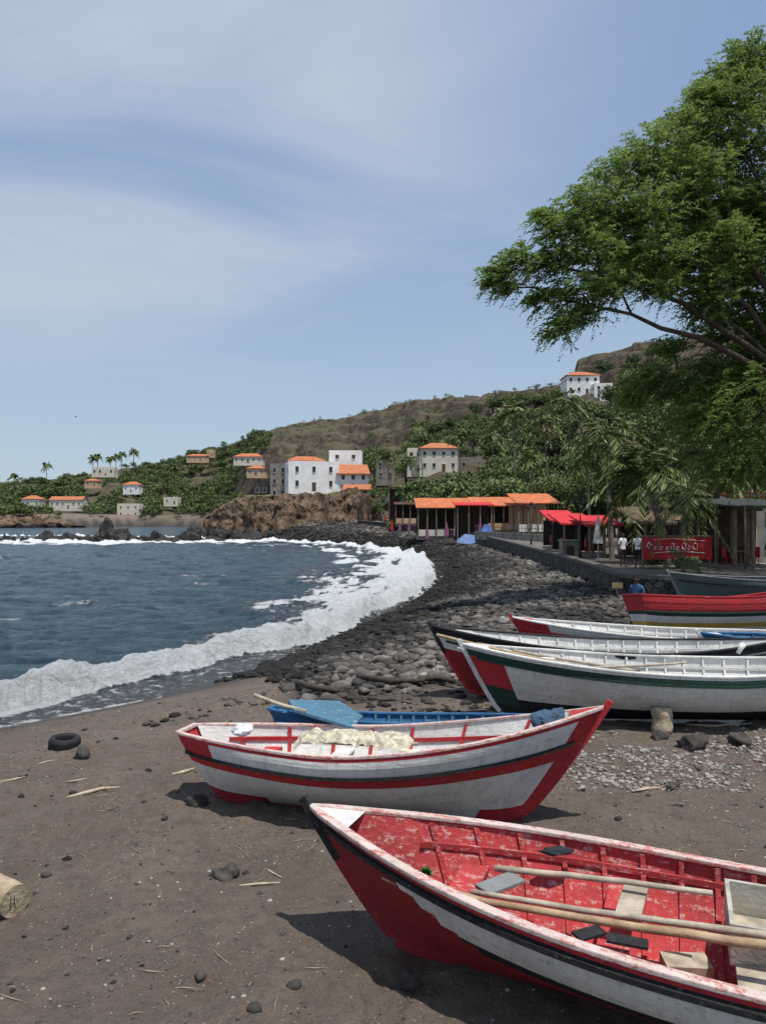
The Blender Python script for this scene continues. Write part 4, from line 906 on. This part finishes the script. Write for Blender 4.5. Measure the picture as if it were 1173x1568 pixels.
pavilion('seafront_cafe',793,853,770,803,92,7,ORF,1.4,PL_W,PL_P,5)
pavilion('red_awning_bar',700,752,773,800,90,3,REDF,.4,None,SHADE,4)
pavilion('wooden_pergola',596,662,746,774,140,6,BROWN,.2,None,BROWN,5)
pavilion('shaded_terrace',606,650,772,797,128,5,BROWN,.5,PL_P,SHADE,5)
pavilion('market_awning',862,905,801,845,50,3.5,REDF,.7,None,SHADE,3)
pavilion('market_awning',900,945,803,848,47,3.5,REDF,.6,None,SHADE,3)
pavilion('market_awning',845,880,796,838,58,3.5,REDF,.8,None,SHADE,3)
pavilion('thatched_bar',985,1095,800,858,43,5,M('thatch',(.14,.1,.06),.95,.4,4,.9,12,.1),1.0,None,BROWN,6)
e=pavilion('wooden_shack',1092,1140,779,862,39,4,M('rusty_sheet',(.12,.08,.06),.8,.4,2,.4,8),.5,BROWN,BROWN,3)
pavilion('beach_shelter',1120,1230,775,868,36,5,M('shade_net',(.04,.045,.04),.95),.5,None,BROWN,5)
building('grey_kiosk',(*P(1143,850,41).xy,2.15),1.9,1.5,2.4,0,PL_G,'flat',1,1,False,side=1)
building('white_shop',(*P(1160,770,60).xy,2.1),4,4,4.4,0,PL_W,'shed',2,1,False,side=1)
p=P(1037,865,35.5); e=empty('drinks_kiosk',(p.x,p.y,2.15)); mb=MB(); mb.box((0,.05,.95),(3.3,.08,1.05),REDF); 
for sx in(-1.6,-.5,.6,1.6): mb.box((sx,.2,.75),(.1,.1,1.6),WOODP)
mb.box((0,.45,1.52),(3.4,.9,.06),WOODP); mb.build('counter',e)
mb=MB(); WS=M('sign_white',(.8,.8,.78),.6,.03)
rr=random.Random(4); x0=-1.15
for k in range(8):
    wd=rr.uniform(.14,.24); hh=rr.choice([.12,.14,.3,.13]); mb.tube([(x0+wd*(.5+.5*math.cos(a_)),-.0,.9+hh*.5+hh*.5*math.sin(a_)) for a_ in np.linspace(.6,5.6,12)],[.02+.012*math.sin(i) for i in range(12)],WS,4)
    if hh>.2: mb.tube([(x0+wd*.9,0,.85),(x0+wd*1.05,0,1.2)],.022,WS,4)
    x0+=wd*1.3+.04
mb.tube([(-1.35,0,.95),(-1.25,0,1.1),(-1.4,0,1.25),(-1.5,0,1.05),(-1.35,0,.95)],.04,WS,5)
mb.build('lettering',e)
mb=MB(); mb.tube([(-1.2,.0,1.36),(-.2,.0,1.42),(1.3,0,1.3)],.015,WS,4); mb.tube([(-1.1,.0,.74),(.1,.0,.82),(1.3,0,.72)],.02,WS,4); mb.build('flourish',e)
mb=MB(); q=P(870,838,47); mb.box((0,0,.55),(1.0,.9,1.1),conc); mb.box((0,0,1.13),(1.15,1.05,.07),conc); mb.box((0,-.46,.5),(.5,.03,.6),BROWN); mb.build('concrete_cabinet',None,(q.x,q.y,gz(q.x,q.y)),bevel=.02)
def tent(px,py,d,w_,m,nm):
    q=P(px,py,d); mb=MB(); g=gz(q.x,q.y); V=[(-w_/2,-.5,.2),(w_/2,-.5,.25),(w_/2*.8,.8,1.0),(-w_/2*.2,.6,1.2),(-w_/2,.5,.4),(0,-.7,.0)]
    mb.add(V,[(0,5,3),(5,1,2),(5,2,3),(0,3,4),(1,0,5)],m); mb.build(nm,None,(q.x,q.y,g+.2))
tent(716,800,88,2.6,M('blue_tarp',(.1,.17,.34),.7),'blue_tarp'); tent(745,802,86,1.4,M('blue_drum',(.03,.1,.35),.6),'blue_boat_cover')
mb=MB(); a=P(728,806,84);b_=P(845,812,72)
mb.sweep([Vector((a.x,a.y,2.7)),Vector((b_.x,b_.y,2.5))],.3,.9,conc)
for i in range(26):
    q=a.lerp(b_,i/25); mb.box((q.x,q.y,3.4),(.06,.06,1.0),WOODP)
mb.sweep([Vector((a.x,a.y,3.7)),Vector((b_.x,b_.y,3.5))],.04,.06,WOODP)
mb.build('terrace_fence')
PUR=M('purple_canvas',(.26,.08,.19),.85); 
for i,(px,d,mt) in enumerate([(654,99,PUR),(684,96,PUR),(697,94,M('lilac_canvas',(.45,.25,.4))),(626,116,PUR),(600,122,REDF),(612,119,PUR),(735,88,PUR),(915,44,M('white_canvas',(.6,.58,.55)))]):
    x_=(px-CX)/F*d; g=gz(x_,d); mb=MB(); mb.tube([(0,0,0),(0,0,2.7)],.035,FRAME,6)
    prof=[(1.0,.3),(1.3,.26),(1.8,.2),(2.3,.11),(2.75,.02)]
    V=[];n=12
    for z_,r_ in prof:
        for j in range(n): an=2*math.pi*j/n; rr_=r_*(1 if j%2 else .7); V.append((math.cos(an)*rr_,math.sin(an)*rr_,z_))
    mb.add(V,[(i2*n+j,i2*n+(j+1)%n,(i2+1)*n+(j+1)%n,(i2+1)*n+j) for i2 in range(4) for j in range(n)],mt,True); mb.box((0,0,.05),(.5,.5,.1),conc); mb.build('closed_parasol',None,(x_,d,g))
LM=M('lamp_metal',(.025,.025,.025),.5)
for px,d,hh in [(888,46,3.6),(813,68,3.6),(742,96,3.4)]:
    x_=(px-CX)/F*d; mb=MB(); mb.tube([(0,0,0),(0,0,.5),(0,0,.55),(0,0,hh)],[.09,.08,.045,.035],LM,8)
    mb.tube([(-.35,0,hh-.25),(-.2,0,hh-.1),(0,0,hh-.15),(.2,0,hh-.1),(.35,0,hh-.25)],.02,LM,6)
    for sx in(-.35,.35,0):
        zb=hh-.3 if sx else hh; mb.tube([(sx,0,zb),(sx,0,zb+.05),(sx,0,zb+.28),(sx,0,zb+.36)],[.05,.08,.11,.02],LM,6)
    mb.build('street_lamp',None,(x_,d,gz(x_,d)))
for px,py,hh in [(1068,870,2.6),(1140,872,3.0),(1002,862,2.4),(868,838,2.0),(850,830,1.8)]:
    h=hit(px,py,29.5 if px>960 else 35); mb=MB(); mb.tube([(0,0,-.2),(.01,0,hh/2),(0,.02,hh)],[.06,.055,.045],WOODP,7); mb.build('wooden_post',None,(h.x,h.y,gz(h.x,h.y)))
sx_=(944-CX)/F*28.0; mb=MB(); mb.tube([(0,0,-.3),(0,0,.5)],.03,WOODP,6); mb.box((0,-.04,.45),(.4,.03,.22),M('sign_yellow',(.45,.34,.14))); mb.build('small_sign',None,(sx_,28.0,gz(sx_,28.0)))
def chair(x_,y_,yaw,mt):
    mb=MB(); mb.box((0,0,.44),(.45,.45,.03),mt); mb.box((0,.22,.7),(.45,.03,.5),mt)
    for a,b_ in((-.2,-.2),(.2,-.2),(-.2,.2),(.2,.2)): mb.box((a,b_,.21),(.035,.035,.43),mt)
    for a in(-.22,.22): mb.box((a,0,.64),(.03,.4,.03),mt); mb.box((a,-.18,.54),(.03,.03,.18),mt)
    mb.build('plastic_chair',None,(x_,y_,gz(x_,y_)),(0,0,yaw),bevel=.005)
for px,py,ya in [(1112,866,.3),(905,846,1.2),(1120,860,-.6)]:
    h=hit(px,py,30); chair(h.x,h.y,ya,M('red_plastic',(.45,.03,.03),.4))
# ------------------------------------------------------------ people
def person(name,loc,yaw,shirt,pants,skin,arm='down',hcol=(.012,.01,.009),H=1.74):
    sm=M('skin_%02d'%int(skin[0]*100),skin,.55,.1); hm_=M('hair_black',hcol,.9); 
    e=empty(name,loc,(0,0,yaw)); e.scale=(H/1.76,)*3
    V=[];R_=[];E=[]
    def v(p,r_,par=None):
        V.append(p);R_.append(r_); 
        if par is not None: E.append((par,len(V)-1))
        return len(V)-1
    pel=v((0,0,.96),.135); sp=v((0,.01,1.15),.125,pel); ch=v((0,.01,1.36),.15,sp); nk=v((0,.01,1.5),.06,ch); hb=v((0,-.005,1.575),.068,nk); hd=v((0,-.01,1.66),.092,hb); tp=v((0,0,1.73),.07,hd)
    for sg in(1,-1):
        sh=v((sg*.18,.01,1.41),.068,ch)
        if arm=='down' or sg<0: el=(sg*.25,.03,1.13); wr=(sg*.26,-.06,.89); pd_=(sg*.26,-.085,.81); fd=Vector((0,-.25,-1)).normalized()
        else: el=(sg*.27,.02,1.14); wr=(sg*.16,-.2,1.1); pd_=(sg*.1,-.25,1.12); fd=Vector((-sg*.7,-.6,.1)).normalized()
        el=v(el,.046,sh); wr=v(wr,.032,el); pm=v(pd_,.036,wr)
        side=Vector((0,1,0)) if arm=='down' or sg<0 else Vector((0,.2,1))
        for i in range(4):
            p0=Vector(pd_)+side*((i-1.5)*.02)+fd*.045; L=[.035,.042,.039,.03][i]
            a=v(p0,.010,pm); b_=v(p0+fd*L,.009,a); v(p0+fd*(L*1.7)+Vector((-sg*.012,-.004,0)),.0075,b_)
        t0=Vector(pd_)-side*.04-fd*.005; a=v(t0,.011,pm); v(t0-side*.02+fd*.04,.009,a)
        hp=v((sg*.095,0,.9),.1,pel); kn=v((sg*.11,-.015,.5),.066,hp); cf=v((sg*.113,.02,.34),.058,kn); an=v((sg*.115,.03,.09),.04,cf); he=v((sg*.118,-.02,.045),.042,an); v((sg*.135,-.16,.03),.034,he)
    me=bpy.data.meshes.new('body'); me.from_pydata([tuple(p) for p in V],E,[]); ob=link(bpy.data.objects.new('body',me))
    sk=ob.modifiers.new('s','SKIN'); sv=me.skin_vertices[0].data
    for i,rr in enumerate(R_): sv[i].radius=(rr,rr*(.72 if i in(0,1,2) else 1)); sv[i].use_root=(i==0)
    sb=ob.modifiers.new('u','SUBSURF'); sb.levels=2; sb.render_levels=2
    dg=bpy.context.evaluated_depsgraph_get(); me2=bpy.data.meshes.new_from_object(ob.evaluated_get(dg)); bpy.data.objects.remove(ob)
    me2.materials.clear()
    for m_ in(shirt,pants,sm,hm_,DOORM): me2.materials.append(m_)
    for f in me2.polygons:
        c=f.center; f.use_smooth=True
        if c.z>1.515: k=3 if (c.z>1.7 or (c.y>.035 and c.z>1.58)) else 2
        elif abs(c.x)>.205 and c.z<1.2: k=2
        elif arm!='down' and c.x>0 and c.z>1.0 and c.y<-.13: k=2
        elif c.z>.93: k=0
        elif c.z>.42: k=1 if abs(c.x)<.21 else 2
        elif c.z>.07: k=2
        else: k=4
        f.material_index=k
    link(bpy.data.objects.new('body',me2),e)
    mb=MB()
    def ball(c,s,m_,sub=2):
        Vb,Fb=ICO[sub]; mb.add([(c[0]+q[0]*s[0],c[1]+q[1]*s[1],c[2]+q[2]*s[2]) for q in Vb],[tuple(f) for f in Fb],m_,True)
    for sg in(1,-1):
        ball((sg*.032,-.093,1.665),(.013,.008,.008),WS); ball((sg*.032,-.1,1.665),(.006,.004,.006),hm_); ball((sg*.093,0,1.655),(.012,.022,.033),sm); ball((sg*.032,-.095,1.684),(.019,.006,.004),hm_)
    ball((0,-.105,1.64),(.015,.02,.022),sm); ball((0,-.094,1.605),(.026,.008,.007),M('lips',(.16,.05,.045),.5)); ball((0,.012,1.705),(.088,.09,.062),hm_,3)
    mb.build('face_and_hair',e); return e
TW=M('white_shirt',(.75,.75,.75),.9,.05); TB=M('dark_trousers',(.03,.032,.04),.9); TBL=M('blue_shirt',(.05,.1,.2),.9); TR=M('red_shirt',(.45,.03,.03),.9); TK=M('khaki',(.2,.16,.1),.9); TG=M('grey_shirt',(.15,.15,.16),.9)
sk1=(.11,.06,.035); sk2=(.2,.11,.07)
def pat(px,py,dm,yaw,sh,pa,sk,arm='down',H=1.74,name='standing_person'):
    h=hit(px,py,dm); return person(name,(h.x,h.y,gz(h.x,h.y)),yaw,sh,pa,sk,arm,H=H)
for px,ya,sk,d_ in [(953,.4,sk1,37.5),(976,-.5,sk2,37.0)]:
    x_=(px-CX)/F*d_; person('standing_man',(x_,d_,gz(x_,d_)),ya,TW,TB,sk,'bent',H=1.72)
pat(899,850,32,.8,TBL,TB,sk1,'down',1.7,'standing_woman'); pat(1066,862,33,.2,TG,TB,sk1,'down',1.65); pat(918,852,33,-.8,TR,TK,sk1,'down',1.7)
pat(765,806,70,1,TR,TB,sk1); pat(590,803,100,0,TR,TB,sk1); pat(644,808,100,.5,TG,TK,sk1); pat(700,806,95,2,TW,TB,sk2); pat(862,842,38,2,TR,TK,sk1); pat(812,822,55,0,TG,TB,sk1); pat(842,830,50,.5,TW,TK,sk1); pat(672,806,100,.3,TW,TB,sk1); pat(1098,862,34,.4,TBL,TB,sk1)
person('person_beside_boat',(7.05,20.6,gz(7.05,20.6)),-.8,TBL,TB,sk1,H=1.5)
W4=Wood()
for px,py,R_ in [(1000,855,.5),(1050,862,.6),(1090,840,1.0),(875,800,1.2),(600,790,1.5),(555,770,2.0),(575,772,2.2),(690,790,1.4),(625,775,2.4),(670,770,2.6),(720,762,2.6)]:
    d={1000:36,1050:34,1090:44,875:62,600:130,555:160,575:158,690:112,625:136,670:122,720:116}[px]; x_=(px-CX)/F*d; W4.tree((x_,d,gz(x_,d)),R_*1.2,R_,900,R_*.18,r,-.1,False)
for i in range(50):
    x_=r.uniform(-44,-6); y_=r.uniform(168,178); W4.tree((x_,y_,9.2),.8,r.uniform(.5,1.1),120,.3,r,0,False,4)
W4.build('shrubs')
mb=MB(); q=P(116,638,60); mb.tube([(-.16,0,0),(-.05,0,.01),(.1,0,.02),(.2,0,0)],[.01,.045,.04,.01],CLOTH_D,8); mb.add([(0,0,.02),(.06,.4,.12),(-.04,.38,.12),(-.06,0,.02)],[(0,1,2,3)],CLOTH_D); mb.add([(0,0,.02),(.06,-.4,.1),(-.04,-.38,.1),(-.06,0,.02)],[(0,1,2,3)],CLOTH_D); o_=mb.build('flying_bird',None,q,(0,0,.5)); o_.scale=(.6,.6,.6)
print('done')
